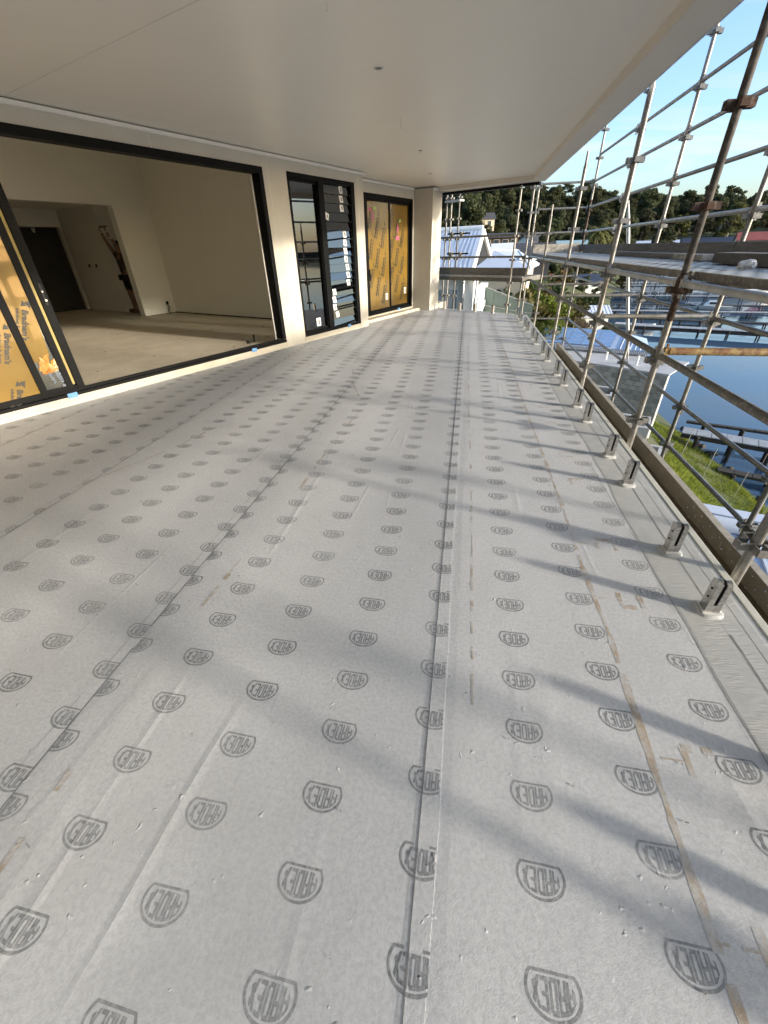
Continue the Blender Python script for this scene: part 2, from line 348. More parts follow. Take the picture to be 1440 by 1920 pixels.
M['metal_white'] = pmat('white_metal_roof', (.54, .57, .63), (.49, .52, .58), .8, rough=.4, space='World')
M['metal_roof_l'] = pmat('pale_blue_roof', (.42, .50, .62), (.38, .46, .58), .8, rough=.35, space='World')
M['panel_line'] = pmat('panel_frame_alloy', (.42, .50, .60), rough=.4)
M['solar'] = pmat('solar_panel', (.20, .33, .55), (.17, .29, .50), 2, rough=.16, spec=1.0, space='World')  # pale blue base paints in the sky reflected by the panels
M['white'] = pmat('white_paint', (.74, .74, .71), (.68, .68, .65), 2, rough=.6, space='World')
M['cream'] = pmat('cream_render', (.62, .53, .38), (.56, .48, .35), 2, rough=.8, space='World')
M['block'] = make_blocks('concrete_block', (.31, .30, .28), (.235, .225, .21), .55)
M['mortar'] = pmat('mortar', (.46, .45, .42), rough=.95)
M['slab'] = pmat('pale_slab', (.46, .45, .43), (.36, .35, .335), 1.2, rough=.85, space='World')
M['brick'] = pmat('red_brick', (.24, .075, .035), (.19, .06, .03), 1.5, rough=.9, space='World')
M['navy'] = pmat('navy_roof', (.035, .045, .07), (.03, .035, .055), 1, rough=.5, space='World')
M['charcoal'] = pmat('charcoal_roof', (.05, .048, .05), (.07, .065, .065), 1, rough=.7, space='World')
M['redroof'] = pmat('red_tile_roof', (.30, .075, .055), (.24, .06, .045), .6, rough=.8, space='World')
M['teal'] = pmat('teal_roof', (.30, .42, .42), (.26, .37, .38), 1, rough=.5, space='World')
M['pane'] = pmat('dark_window', (.03, .04, .045), rough=.08, spec=.9)
M['greenpanel'] = pmat('green_fence_panel', (.12, .165, .145), (.10, .14, .125), 2, rough=.4, space='World')
M['jetty'] = pmat('grey_decking', (.34, .35, .36), (.26, .27, .28), 3, rough=.8, space='World')
M['jetty_dark'] = pmat('dark_pile', (.028, .024, .02), (.045, .038, .03), 3, rough=.9)
M['rock'] = pmat('shore_rock', (.06, .052, .042), (.10, .088, .07), 2, rough=.95, bmp=.4, bscale=8, space='World', rnd=.4)
M['skin'] = pmat('skin', (.32, .17, .10), rough=.6); M['shirt'] = pmat('brown_shirt', (.085, .065, .05), rough=.9)
M['shorts'] = pmat('black_shorts', (.012, .013, .018), rough=.9); M['hair'] = pmat('dark_hair', (.02, .014, .01), rough=.8)
for k in ('plank', 'toe'): pass

# ------------------------------------------------------------------ frames of reference
A = Vector((-4.907, 3.420, 0)); D = Vector((.36614, .93056, 0)); NV = Vector((.93056, -.36614, 0))   # house wall: along, outward
def UW(u, o, z): return tuple(A + D * u + NV * o + Vector((0, 0, z)))
E0 = Vector((-.659, 13.365, 0)); ED = Vector((.8168, -.5769, 0)); EN = Vector((.5769, .8168, 0))     # far deck edge
def FE(u, o, z): return tuple(E0 + ED * u + EN * o + Vector((0, 0, z)))
DECK_X = 1.463
def yfar(x): return 13.365 - .7063 * (x + .659)
CEIL, BEAM = 2.785, 2.70

# ------------------------------------------------------------------ water and terrain
b_ = MB(); b_.poly([(-1500, -1500, -8), (3000, -1500, -8), (3000, 4000, -8), (-1500, 4000, -8)])
struct(b_.build('water', M['water']))
SH_Y = [-200, 0, 10, 18, 30, 55, 70, 100, 140, 165, 185, 205, 222, 235]
SH_X = [12, 13, 13, 12.9, 13.2, 17.5, 20.5, 28.5, 42, 55, 74, 105, 160, 400]
CR_X = [-300, -60, 1, 29, 56, 82, 107, 133, 170, 260, 500]
CR_Z = [20, 20, 15, 9, 6, 5.5, 3.0, 0, -2, -4, -6]
def sstep(t): t = np.clip(t, 0, 1); return t * t * (3 - 2 * t)
def terrain(x, y):
    x = np.asarray(x, float); y = np.asarray(y, float)
    s = np.interp(y, SH_Y, SH_X) - x; s = np.where(y > 235, 60 + (y - 235), s)
    z = -8.9 + 1.2 * sstep((s + 1.5) / 2.5) + 3.6 * sstep(s / 9.5) + .016 * np.clip(s - 9, 0, 200)
    hill = sstep((y - 120) / 165) * (np.interp(x, CR_X, CR_Z) + 6)
    z = z + np.where(s > 0, hill, 0)
    z += np.where(s > 0, .35 * np.sin(x * .31 + 1) * np.cos(y * .23) * sstep((y - 18) / 30), 0)
    return z
def tz(x, y): return float(terrain(x, y))
gx = np.unique(np.concatenate([np.arange(-160, -10, 10), np.arange(-10, 40, 1.0), np.arange(40, 120, 5), np.arange(120, 521, 20)]))
gy = np.unique(np.concatenate([np.arange(-60, 0, 10), np.arange(0, 40, 1.0), np.arange(40, 120, 4), np.arange(120, 420, 8)]))
XX, YY = np.meshgrid(gx, gy); ZZ = terrain(XX, YY)
vv = np.stack([XX, YY, ZZ], -1).reshape(-1, 3); nx, ny = len(gx), len(gy)
b_ = MB(); b_.add([tuple(p) for p in vv], [(j * nx + i, j * nx + i + 1, (j + 1) * nx + i + 1, (j + 1) * nx + i) for j in range(ny - 1) for i in range(nx - 1)], True)
struct(b_.build('terrain', M['ground'], recalc=False))

# ------------------------------------------------------------------ deck
slab = [(-7.9, -4.0), (1.440, -4.0), (1.440, yfar(1.44) - .02), (-1.3, yfar(-1.3))]
b_ = MB(); b_.prism(slab, -.30, -.006)
deck = struct(b_.build('deck_floor', M['trim']))
# membrane sheets laid along the deck; each overlaps its right-hand neighbour
SL = -.018
seams = [-7.0, -5.70, -4.27, -2.815, -1.365, .033, 1.30]     # right-hand cut edges at y = 0
def sheet_profile(i):
    """list of (x, z) across the sheet at y=0"""
    x0 = seams[i - 1] - .075; x1 = seams[i]
    last = (i == len(seams) - 1)
    p = [(x0, -.0015), (x0 + .075, -.001), (x0 + .11, .0)]
    tt_ = .0020 if i == 5 else .0002
    if not last: p += [(x1 - .075, .0), (x1 - .056, tt_ * .95), (x1 - .045, tt_ * .85), (x1, tt_), (x1 + .0005, .0002)]
    else: p += [(x1, .0)]
    return p
sheets = []
for i in range(1, len(seams)):
    pr = sheet_profile(i); sl = SL if i < 5 else (-.006 if i == 5 else -.0)
    ys = np.arange(-4, 14.2, .35)
    vs = []; fs = []
    for y in ys:
        for k, (x, z) in enumerate(pr):
            edge = .004 * math.sin(y * 3.1 + i) + .003 * math.sin(y * 7.7 + i * 2) if k >= len(pr) - 2 and i < len(seams) - 1 else 0
            slx = sl
            if i == 5 and k < 3: slx = SL
            xx = x + slx * y + edge; yy = min(y, yfar(xx) - .004)
            vs.append((xx, yy, z + (.0 if i < 6 else 0)))
    n = len(pr)
    for j in range(len(ys) - 1):
        for k in range(n - 1): fs.append((j * n + k, j * n + k + 1, (j + 1) * n + k + 1, (j + 1) * n + k))
    b_ = MB(); b_.add(vs, fs); o = b_.build('membrane_sheet', M['membrane'], deck, recalc=False); sheets.append(o)

# printed logo: domed badge with the word ARDEX, reading towards the house end (upside down from the camera)
def logo_mesh():
    b = MB(); W, B, Y0, FL = .067, .0535, -.0035, .0540
    def dome(s, k):      # ellipse cut off flat at the foot
        fy = -.59 * B + k * .9; t0 = math.asin(fy / (B - k)); 
        return [(math.cos(t) * (W - k), Y0 + math.sin(t) * (B - k)) for t in np.linspace(t0, math.pi - t0, 30)]
    o, i_ = dome(1, 0), dome(1, .0070)
    n = len(o)
    b.add([(x, y, 0) for x, y in o] + [(x, y, 0) for x, y in i_], [(k, (k + 1) % n, n + (k + 1) % n, n + k) for k in range(n)])
    glyph = {   # strokes in a unit box: each a quad
        'A': [((0, 0), (.3, 0), (.3, .84), (0, .72)), ((.7, 0), (1, 0), (1, 1), (.7, .93)), ((.0, .72), (.3, .80), (1, 1), (.7, 1)), ((.3, .36), (.7, .36), (.7, .52), (.3, .52)), ((.3, .8), (.7, .8), (.7, .98), (.3, .9))],
        'R': [((0, 0), (.3, 0), (.3, 1), (0, 1)), ((.7, .55), (1, .55), (1, 1), (.7, 1)), ((.3, .86), (.7, .86), (.7, 1), (.3, 1)), ((.3, .46), (1, .46), (1, .60), (.3, .60)), ((.68, 0), (.98, 0), (.98, .46), (.68, .46))],
        'D': [((0, 0), (.3, 0), (.3, 1), (0, 1)), ((.7, .06), (1, .12), (1, .90), (.7, .95)), ((.3, .86), (.7, .86), (.85, 1), (.3, 1)), ((.3, 0), (.85, 0), (.7, .14), (.3, .14))],
        'E': [((0, 0), (.32, 0), (.32, 1), (0, 1)), ((.32, .86), (.95, .86), (.95, 1), (.32, 1)), ((.32, .44), (.85, .44), (.85, .58), (.32, .58)), ((.32, 0), (.95, 0), (.95, .14), (.32, .14))],
        'X': [((0, 0), (.34, 0), (1, .9), (.7, 1)), ((.66, 0), (1, 0), (.34, 1), (0, 1))]}
    xs = [-.0500, -.0300, -.0095, .0115, .0305]; w = .0180; base = Y0 - .59 * B + .0115
    kq = 0
    for ch, x0 in zip('ARDEX', xs):
        for q in glyph[ch]:
            pts = []
            for (gx_, gy_) in q:
                x = x0 + gx_ * w
                top = Y0 + math.sqrt(max(0.05, 1 - (x / (W - .009)) ** 2)) * (B - .0125)
                bot = base + .014 * max(0, abs(x) - .036) / .013
                pts.append((x, bot + gy_ * (top - bot), 0))
            b.poly([(p[0], p[1], .00003 * (kq % 5)) for p in pts]); kq += 1
    return b
LG = logo_mesh()
LG.v = [(-x, -y, z) for x, y, z in LG.v]        # turned half round
lme = LG.mesh('printed_logo', M['print'])
def cut_logo(cx, xcut, keep_left=True, shift=0):
    bm = bmesh.new(); bm.from_mesh(lme)
    bmesh.ops.bisect_plane(bm, geom=bm.verts[:] + bm.edges[:] + bm.faces[:], plane_co=(xcut - cx, 0, 0), plane_no=(1 if keep_left else -1, 0, 0), clear_outer=True)
    me = bpy.data.meshes.new('printed_logo'); bm.to_mesh(me); bm.free(); me.materials.append(M['print']); return me
def wall_x(y): return A.x + D.x / D.y * (y - A.y)
cols = []     # (x at y0, slope, phase, pitch, sheet index, cut)
for k, (x, ph) in enumerate([(1.016, .033), (.679, .162), (.327, .048)]): cols.append((x, (0, -.010, -.006)[k], ph, .2135 if k != 1 else .2110, 6, None))
cols += [(-.006, -.009, .024, .2178, 5, 'R'), (-.339, -.016, .135, .2175, 5, None), (-.694, -.016, .024, .2186, 5, None), (-1.044, -.018, .130, .2190, 5, None)]
cols += [(-1.397, -.020, .013, .2172, 4, 'R'), (-1.360, -.019, .150, .2185, 5, 'L')]
xx = -1.755
for k in range(16):
    ph = (.110, .0)[k % 2]
    sh = 4 if xx > -2.78 else (3 if xx > -4.2 else 2)
    cols.append((xx, -.016, ph, .2170, sh, 'R' if k in (3, 7) else None)); xx -= .352 + (.0 if k not in (3, 7) else .03)
spots = []
for x0, sl, ph, pit, sh, cut in cols:
    for r in range(-14, 62):
        y = ph + pit * r; x = x0 + sl * y
        if y < -.25 or y > yfar(x) - .12 or x < wall_x(y) - .02: continue
        spots.append((math.hypot(x, y), x, y, sh, cut))
spots.sort(); far_bm = MB(); n_logo = 0
cutcache = {}
for dist, x, y, sh, cut in spots:
    me = lme; zt = .00025
    if cut == 'R':
        edge = seams[sh] + (SL if sh < 5 else -.006) * y - .001
        zt = .0; me = cut_logo(x, edge) if dist < 7 else cutcache.setdefault(sh, cut_logo(x, edge))
        top_ = .0020 if sh == 5 else .0002
        for v in me.vertices: v.co.z = .0003 + top_ * min(1, max(0, (v.co.x + x - edge + .078) / .020))
    elif cut == 'L':
        edge = seams[4] + SL * y + .004; me = cut_logo(x, edge, False) if dist < 7 else cutcache.setdefault('L', cut_logo(x, edge, False))
    rz = R(random.uniform(-1.2, 1.2)) - (.012 if sh < 6 else .0)
    if n_logo < 290:
        inst('printed_logo', me, sheets[sh - 1], (x, y, zt), (0, 0, rz)); n_logo += 1
    else:
        far_bm.add([(v.co.x + x, v.co.y + y, zt + v.co.z + .0004) for v in me.vertices], [tuple(p.vertices) for p in me.polygons])
fo = far_bm.build('distant_logo_print', M['print'], deck, recalc=False); fo['kind'] = 'stuff'

# dark lines, and glue stains telegraphing through the membrane
def ribbon(pts, w, jit, name, mat, z, seg=.06, gap=None, seed=1):
    rr = random.Random(seed); b = MB(); P = [Vector((*p, 0)) for p in pts]; pw = 0
    for a, c in zip(P, P[1:]):
        n = max(1, int((c - a).length / seg)); d = (c - a).normalized(); s = Vector((-d.y, d.x, 0)); prev = None
        for k in range(n + 1):
            p = a + (c - a) * (k / n); pw = .65 * pw + .35 * rr.uniform(-1.6, 1.6) if k else rr.uniform(-.5, .5); ww = max(.12, 1 + jit * pw) * w / 2; off = s * rr.uniform(-1, 1) * w * .10 * jit
            cur = (p + off + s * ww, p + off - s * ww)
            if prev and not (gap and rr.random() < gap): b.poly([(*prev[0].xy, z), (*prev[1].xy, z), (*cur[1].xy, z), (*cur[0].xy, z)])
            prev = cur
    return b.build(name, mat, deck)
ribbon([(.7475, 0), (.738, .45), (.737, .69), (.745, 1.42), (.728, 1.9), (.734, 2.5), (.716, 3.6), (.70, 4.7), (.693, 5.9), (.66, 7.5), (.61, 9.5)], .020, .75, 'glue_stain', M['stain'], .0006, .05, .05, 3)
ribbon([(.134, .9), (.13, 2.1), (.125, 2.8), (.101, 3.9), (.08, 5.5), (.062, 7.9)], .010, .9, 'glue_stain', M['stain'], .0007, .07, .45, 4)
for k, p in enumerate([[(-1.212, 1.29), (-1.197, 1.54), (-1.192, 1.73)], [(-1.219, .18), (-1.231, .36), (-1.24, .5)], [(-1.14, 3.2), (-1.14, 2.9), (-1.14, 2.45)], [(-1.08, 4.3), (-1.12, 3.9)],
                       [(-1.22, 4.78), (-1.45, 5.4), (-1.63, 6.1)], [(-1.70, 6.5), (-1.78, 7.2)], [(-2.9, 2.3), (-2.62, 3.0)], [(-2.58, 3.1), (-2.5, 3.5)]]):
    ribbon(p, .016, .9, 'glue_stain', M['stain'], .0006, .05, .12, 10 + k)
def sq(cx, cy, s, parts, seed):
    q = {'t': [(cx - s, cy + s), (cx + s, cy + s)], 'b': [(cx - s, cy - s), (cx + s, cy - s)], 'l': [(cx - s, cy - s), (cx - s, cy + s)], 'r': [(cx + s, cy - s), (cx + s, cy + s)], 'm': [(.745, cy), (cx - s, cy)]}
    for k, c in enumerate(parts): ribbon(q[c], .024 if c != 'm' else .006, .6, 'glue_stain', M['stain'], .0006 + .0001 * k, .025, .1, seed * 7 + k)
for k, (y, pp) in enumerate([(.42, 'lbm'), (.88, 'ltm'), (1.66, 'lbrm'), (2.12, 'ltrm'), (2.9, 'lt'), (3.40, 'ltb'), (4.2, 'bm'), (4.66, 'ltb'), (5.5, 'lt'), (6.0, 'lbr'), (6.8, 'lb'), (7.3, 'rt'), (8.1, 'lt')]): sq(.905, y, .048, pp, 40 + k)
# small debris lying on the membrane
b_ = MB()
for k in range(130):
    x, y = random.uniform(-2.6, 1.05), random.uniform(.1, 5.5) ** 1.0; a = random.uniform(0, 6.28); s = random.uniform(.0008, .0022)
    if x < wall_x(y) + .2: continue
    b_.obox((x, y, .004), (math.cos(a) * s * random.uniform(1, 3), math.sin(a) * s * 2, 0), (-math.sin(a) * s * .6, math.cos(a) * s * .6, 0), (0, 0, .0012))
o = b_.build('debris_crumbs', pmat('crumb', (.10, .095, .09), (.35, .33, .3), 8, rough=.9, space='World')); tag(o, 'tiny dark crumbs of debris scattered over the grey membrane', 'debris', None, 'stuff')

# liquid coating along the open edges, with flares at the spigots
b_ = MB()
ys = np.arange(-4, yfar(1.42), .12)
inner = [1.105 + .010 * math.sin(y * 2.3) + .006 * math.sin(y * 9.1) for y in ys]
vs = []; fs = []
for y, xi in zip(ys, inner):
    for x, z in ((xi, .0008), (xi + .012, .0018), (1.2, .0020), (1.263, .0020), (1.266, .0024), (1.345, .0024), (1.350, .0034), (1.392, .0034), (1.397, .0026), (1.423, .0026)):
        vs.append((x, min(y, yfar(x) - .003), z + .0005 * (x > 1.15)))
n = 10
for j in range(len(ys) - 1):
    for k in range(n - 1): fs.append((j * n + k, j * n + k + 1, (j + 1) * n + k + 1, (j + 1) * n + k))
b_.add(vs, fs, False); b_.build('edge_coating', M['coating'], deck, recalc=False)
b_ = MB(FE); b_.add([(-.35, -.36, .0010), (1.95, -.36, .0010), (1.95, -.34, .0052), (-.35, -.34, .0052), (-.35, -.06, .0056), (1.85, -.06, .0056)], [(0, 1, 2, 3), (3, 2, 5, 4)]); b_.build('edge_coating', M['coating'], deck)
b_ = MB(); b_.box(1.4232, 1.4632, -4, yfar(1.463) - .0, -.11, .0072); b_.build('edge_trim', M['trim'], deck, bevel=.003)
b_ = MB(FE); b_.box(-.6, 2.585, -.04, 0, -.11, .0070); b_.build('edge_trim', M['trim'], deck, bevel=.003)
ribbon([(1.27, -1), (1.268, .5), (1.274, 1.4), (1.266, 1.7), (1.262, 2.1), (1.268, 2.9), (1.262, 4.2), (1.258, 6)], .0042, .4, 'membrane_joint', M['crack'], .0040, .1, .03, 77)
for i_ in range(1, 5):
    ribbon([(seams[i_] + SL * y, y) for y in np.arange(-1, 13, 1.0) if wall_x(y) < seams[i_] + SL * y < 9 and y < yfar(seams[i_] + SL * y) - .2] or [(0, -2), (0, -2.1)], .0042, .5, 'membrane_joint', M['crack'], .0007, .12, .02, 80 + i_)  # dark line painted for the shadow along each lap edge
    ribbon([(seams[i_] - .055 + SL * y, y) for y in np.arange(-1, 13, 1.0) if wall_x(y) < seams[i_] - .055 + SL * y and y < yfar(seams[i_] + SL * y) - .2] or [(0, -2), (0, -2.1)], .0022, .6, 'membrane_joint', M['joint_soft'], .0005, .12, .12, 90 + i_)
ribbon([(-.022 - .007 * y, y) for y in np.arange(-1, 12, 1.0)], .0040, .5, 'membrane_joint', M['crack'], .0025, .12, .02, 99)
ribbon([(1.102, -.5), (1.115, 1.0), (1.100, 1.6), (1.085, 2.3), (1.06, 3.2)], .0028, .6, 'membrane_joint', M['crack'], .0040, .1, .05, 78)

# ------------------------------------------------------------------ house walls and openings
def wall_box(b, u0, u1, z0, z1, o0=-.22, o1=0.0): b.box(u0, u1, o0, o1, z0, z1)
b_ = MB(UW)
for u0, u1, z0, z1 in [(-9, -1.8, -.3, 2.80), (-1.8, 4.50, 2.60, 2.80), (4.50, 5.03, -.3, 2.80), (5.03, 6.92, 2.60, 2.80), (6.92, 7.23, -.3, 2.80)]: wall_box(b_, u0, u1, z0, z1)
wall_box(b_, -1.8, 4.50, -.3, .018); wall_box(b_, 5.03, 6.92, -.3, .018)
w1 = struct(b_.build('house_wall', M['wall']))
b_ = MB(UW)
for u0, u1, z0, z1 in [(7.23, 7.89, -.3, 2.80), (7.89, 10.13, 2.55, 2.80), (10.13, 10.6, -.3, 2.80)]: wall_box(b_, u0, u1, z0, z1, -.66, -.44)
wall_box(b_, 7.89, 10.13, -.3, .02, -.66, -.44); b_.box(7.01, 7.23, -.44, -.2202, -.3, 2.80)
b_.build('recessed_wall', M['wall'], w1)
for u in (.3, 2.7, 4.62, 7.05):      # sheet joints of the cladding
    zz = 2.60 if u < 4.5 else .02
    b_ = MB(UW); b_.box(u, u + .004, -.001, .0015, zz, 2.775); b_.build('cladding_joint', M['plaster'], w1)
for u0, u1, o in ((-1.8, 4.50, 0), (5.03, 6.92, 0), (7.89, 10.13, -.44)):
    b_ = MB(UW); b_.box(u0 - .02, u1 + .02, o - .20, o + .006, .0182, .098); b_.build('painted_sill', M['sill'], w1, bevel=.002)
for u0, u1, o in ((-9, 7.29, 0), (7.235, 10.13, -.44)):
    b_ = MB(UW); b_.box(u0, u1, o + .0005, o + .045, 2.735, CEIL - .012); b_.build('ceiling_batten', M['cornice'], w1, bevel=.002)
# corner column
C0, C1 = Vector((-1.568, 13.082)), Vector((-1.085, 12.896)); C2 = C1 + Vector((D.x, D.y)) * .55; C3 = C0 + (C2 - C1)
b_ = MB(); b_.prism([tuple(C0), tuple(C1), tuple(C2), tuple(C3)], -.3, 2.76)
colm = tag(b_.build('corner_column', M['wall'], bevel=.004), 'square fibre cement clad column at the far end of the deck', 'column')
b_ = MB(); e1 = (C2 - C1).normalized(); nn = Vector((e1.y, -e1.x))
q = [C1 + nn * .001, C1 + nn * .03, C2 + nn * .03, C2 + nn * .001]; b_.prism([tuple(p) for p in q], 2.70, 2.759); b_.build('column_batten', M['cornice'], colm)

# ------------------------------------------------------------------ balcony ceiling and edge beam
roof_out = [(-9.2, -5.0), (1.465, -5.0), (1.465, 12.23), (-.84, 13.50), (-1.35, 14.6), (-3.0, 14.2)]
b_ = MB(); wl = lambda u, o=-.1: tuple((A + D * u + NV * o).xy)
b_.prism([wl(-9), (1.20, -5.0), (1.20, 11.99), (-1.0, 13.18), wl(10.9, -.5), wl(7.1, -.5), wl(7.1, -.1)], CEIL, CEIL + .02)
ceil_o = struct(b_.build('balcony_ceiling', M['soffit']))
b_ = MB()
b_.box(1.20, 1.465, -5.0, 11.95, BEAM, 3.12)
b_.prism([(1.20, 11.95), (1.465, 11.95), (1.465, 12.23), (-.84, 13.52), (-1.25, 13.6), (-1.0, 13.14)], BEAM, 3.12)
b_.build('edge_beam', M['fascia'], ceil_o)
b_ = MB(); b_.box(1.465, 1.478, -5, 12.24, BEAM - .006, 3.14); b_.build('drip_edge', M['metal_white'], ceil_o)
b_ = MB(); b_.box(1.192, 1.1995, -5, 11.98, BEAM + .003, CEIL - .001); b_.build('shadow_bead', M['fascia'], ceil_o)
b_ = MB(); p0, p1 = Vector((1.40, 12.34, 0)), Vector((-.86, 13.62, 0)); dd = (p1 - p0).normalized(); sd_ = Vector((-dd.y, dd.x, 0))
b_.obox((p0 + p1) / 2 + Vector((0, 0, 2.675)), dd * (p1 - p0).length / 2, sd_ * .06, (0, 0, .028)); b_.build('steel_lintel', M['black'], ceil_o)
b_ = MB(); b_.prism([(-16, -6), (1.46, -6), (1.46, 12.2), (-.84, 13.5), (-14, 22)], 3.72, 3.95); struct(b_.build('house_roof', M['charcoal']))
b_ = MB(); a_, c_ = Vector((-4.40, 4.57, 0)), Vector((-1.0, 3.17, 0)); d_ = (c_ - a_).normalized(); s_ = Vector((-d_.y, d_.x, 0))
b_.obox((a_ + c_) / 2 + Vector((0, 0, CEIL - .0012)), d_ * (c_ - a_).length / 2, s_ * .0022, (0, 0, .001)); b_.build('ceiling_joint', M['fascia'], ceil_o)
# ceiling fittings
lt = thing('ceiling_downlight', 'round white recessed downlight in the middle of the balcony ceiling', 'downlight', loc=(-.898, 4.835, CEIL))
b_ = MB(); ring = [(math.cos(t), math.sin(t)) for t in np.linspace(0, 2 * math.pi, 25)[:-1]]; n = 24
b_.add([(x * .048, y * .048, -.0005) for x, y in ring] + [(x * .044, y * .044, -.006) for x, y in ring] + [(x * .034, y * .034, -.005) for x, y in ring], [(k, (k + 1) % n, n + (k + 1) % n, n + k) for k in range(n)] + [(n + k, n + (k + 1) % n, 2 * n + (k + 1) % n, 2 * n + k) for k in range(n)], True); b_.build('bezel', M['white'], lt)
b_ = MB(); b_.add([(x * .0338, y * .0338, -.002) for x, y in ring], [tuple(range(n))]); b_.build('lens', M['galv_dark'], lt)
for k, (x, y, ln, lab) in enumerate([(-.948, 6.45, .10, 'white cable tail hanging from the ceiling behind the downlight'), (-.98, 3.60, .07, 'short cable tail hanging from the ceiling nearest the camera'),
                                     (-.93, 8.42, .03, 'stub of cable at a ceiling hole, third fitting from the camera'), (-.985, 10.83, .03, 'stub of cable at the farthest ceiling hole')]):
    t = thing('ceiling_cable', lab, 'cable', 'cable tails for ceiling lights', (x, y, CEIL))
    b_ = MB(); b_.path([(0, 0, 0), (.004, .002, -ln * .5), (-.003, .004, -ln)], .006, 8); b_.build('cable_tail', M['white'], t)
    b_ = MB(); b_.tube((0, 0, -.0004), (0, 0, -.003), .033 if k > 1 else .014, 20); b_.build('cover_plate', M['galv_dark'] if k > 1 else M['white'], t)

# ------------------------------------------------------------------ doors and windows
def text_mesh(s, size):
    cu = bpy.data.curves.new('txt', 'FONT'); cu.body = s; cu.size = size; cu.resolution_u = 2; cu.offset = size * .05
    o = bpy.data.objects.new('txt', cu); me = bpy.data.meshes.new_from_object(o); bpy.data.objects.remove(o); return me
TXT = {}
def put_text(mb, s, size, u, z, ang, off):
    """adds lettering to mb in wall coordinates, baseline starting at (u, z), turned by ang"""
    if (s, size) not in TXT: TXT[(s, size)] = text_mesh(s, size)
    me = TXT[(s, size)]; ca, sa = math.cos(ang), math.sin(ang)
    mb.add([(u + v.co.x * ca - v.co.y * sa, off, z + v.co.x * sa + v.co.y * ca) for v in me.vertices], [tuple(p.vertices) for p in me.polygons])
def bar(name, parent, u0, u1, o0, o1, z0, z1, mat='black', bev=.0025):
    b = MB(UW); b.box(u0, u1, o0, o1, z0, z1); return b.build(name, M[mat], parent, bevel=bev)
# big sliding door
dr = thing('sliding_door', 'wide black framed sliding door standing open at the left, yellow film on its panels', 'sliding door')
bar('frame_head', dr, -1.79, 4.495, -.15, .012, 2.515, 2.598); bar('frame_jamb', dr, 4.415, 4.495, -.15, .012, .165, 2.515); bar('frame_jamb', dr, -1.79, -1.71, -.15, .012, .165, 2.515)
bar('frame_track', dr, -1.79, 4.495, -.16, .018, .099, .135); bar('track_rail', dr, -1.71, 4.415, -.030, -.022, .135, .165); bar('track_rail', dr, -1.71, 4.415, -.095, -.087, .135, .160)
bar('jamb_liner', dr, 4.397, 4.4148, -.175, -.155, .10, 2.5, 'cornice'); 
def panel(parent, name, u0, u1, oc, gl_u0, gl_u1, zb=.150, zt=2.51):
    p = bar(name, parent, gl_u1, u1, oc - .022, oc + .022, zb, zt)
    bar('stile', p, u0, gl_u0, oc - .022, oc + .022, zb, zt)
    bar('bottom_rail', p, gl_u0, gl_u1, oc - .022, oc + .022, zb, zb + .055); bar('top_rail', p, gl_u0, gl_u1, oc - .022, oc + .022, zt - .055, zt)
    bar('glass_pane', p, gl_u0, gl_u1, oc - .004, oc + .004, zb + .055, zt - .055, 'clear', 0)
    return p
pA = panel(dr, 'fixed_panel', -1.70, .562, -.028, -1.63, .492)
pB = panel(dr, 'sliding_panel', -1.30, .865, -.090, -1.23, .795)
pC = bar('lock_stile', dr, .902, .985, -.118, -.062, .150, 2.51)
bar('bottom_rail', pB, .865, .902, -.112, -.068, .150, .195)
b_ = MB(UW); b_.box(.8652, .9018, -.1, -.094, .21, 2.5); b_.build('protective_strip', pmat('tan_strip', (.42, .32, .10), (.34, .26, .09), 20, rough=.6), dr)
b_ = MB(UW); b_.box(.925, .957, -.062, -.048, 1.06, 1.28); hd = b_.build('handle_plate', M['dark_in'], dr, bevel=.006)
b_ = MB(UW); b_.tube((.941, -.050, 1.115), (.941, -.036, 1.115), .011, 14); b_.tube((.941, -.049, 1.20), (.941, -.038, 1.20), .008, 12); b_.build('key_cylinder', M['chrome'], hd)
# film and lettering on the panels
b_ = MB(UW)
b_.poly([(-1.62, -.022, .207), (.490, -.022, .207), (.490, -.022, 2.45), (-1.62, -.022, 2.45)])
fA = b_.build('yellow_film', M['film'], pA)
b_ = MB(UW); b_.poly([(-1.2, -.0845, .46), (.60, -.0845, .52), (.72, -.0845, .46), (.770, -.0845, .60), (.793, -.0845, .98), (.793, -.0845, 2.45), (-1.2, -.0845, 2.45)]); fB = b_.build('yellow_film', M['film'], pB)
b_ = MB(UW)
def brad(b, u, z, off, s=.72, ang=-math.pi / 2 - .40):
    ca, sa = math.cos(ang), math.sin(ang)
    put_text(b, "Bradnam's", .105 * s, u, z, ang, off); du, dz = .075 * s * sa, -.075 * s * ca
    put_text(b, 'windows & doors', .062 * s, u + du, z + dz, ang, off)
    for tri in (((-.15, .10), (-.03, .10), (-.10, .02)), ((-.13, .0), (-.04, -.02), (-.06, .05))):
        b.poly([(u + x * s * ca - y * s * sa, off, z + x * s * sa + y * s * ca) for x, y in tri])
brad(b_, .700, 1.05, -.0838)
brad(b_, .15, 1.55, -.0838); brad(b_, -.35, 2.0, -.0838)
b_.build('film_lettering', M['film_print'], pB)
b_ = MB(UW)
brad(b_, .43, .86, -.0212); brad(b_, .30, .30, -.0212); brad(b_, -.25, 1.25, -.0212); brad(b_, -.85, 1.75, -.0212); brad(b_, -.40, .55, -.0212)
b_.build('film_lettering', M['film_print'], pA)
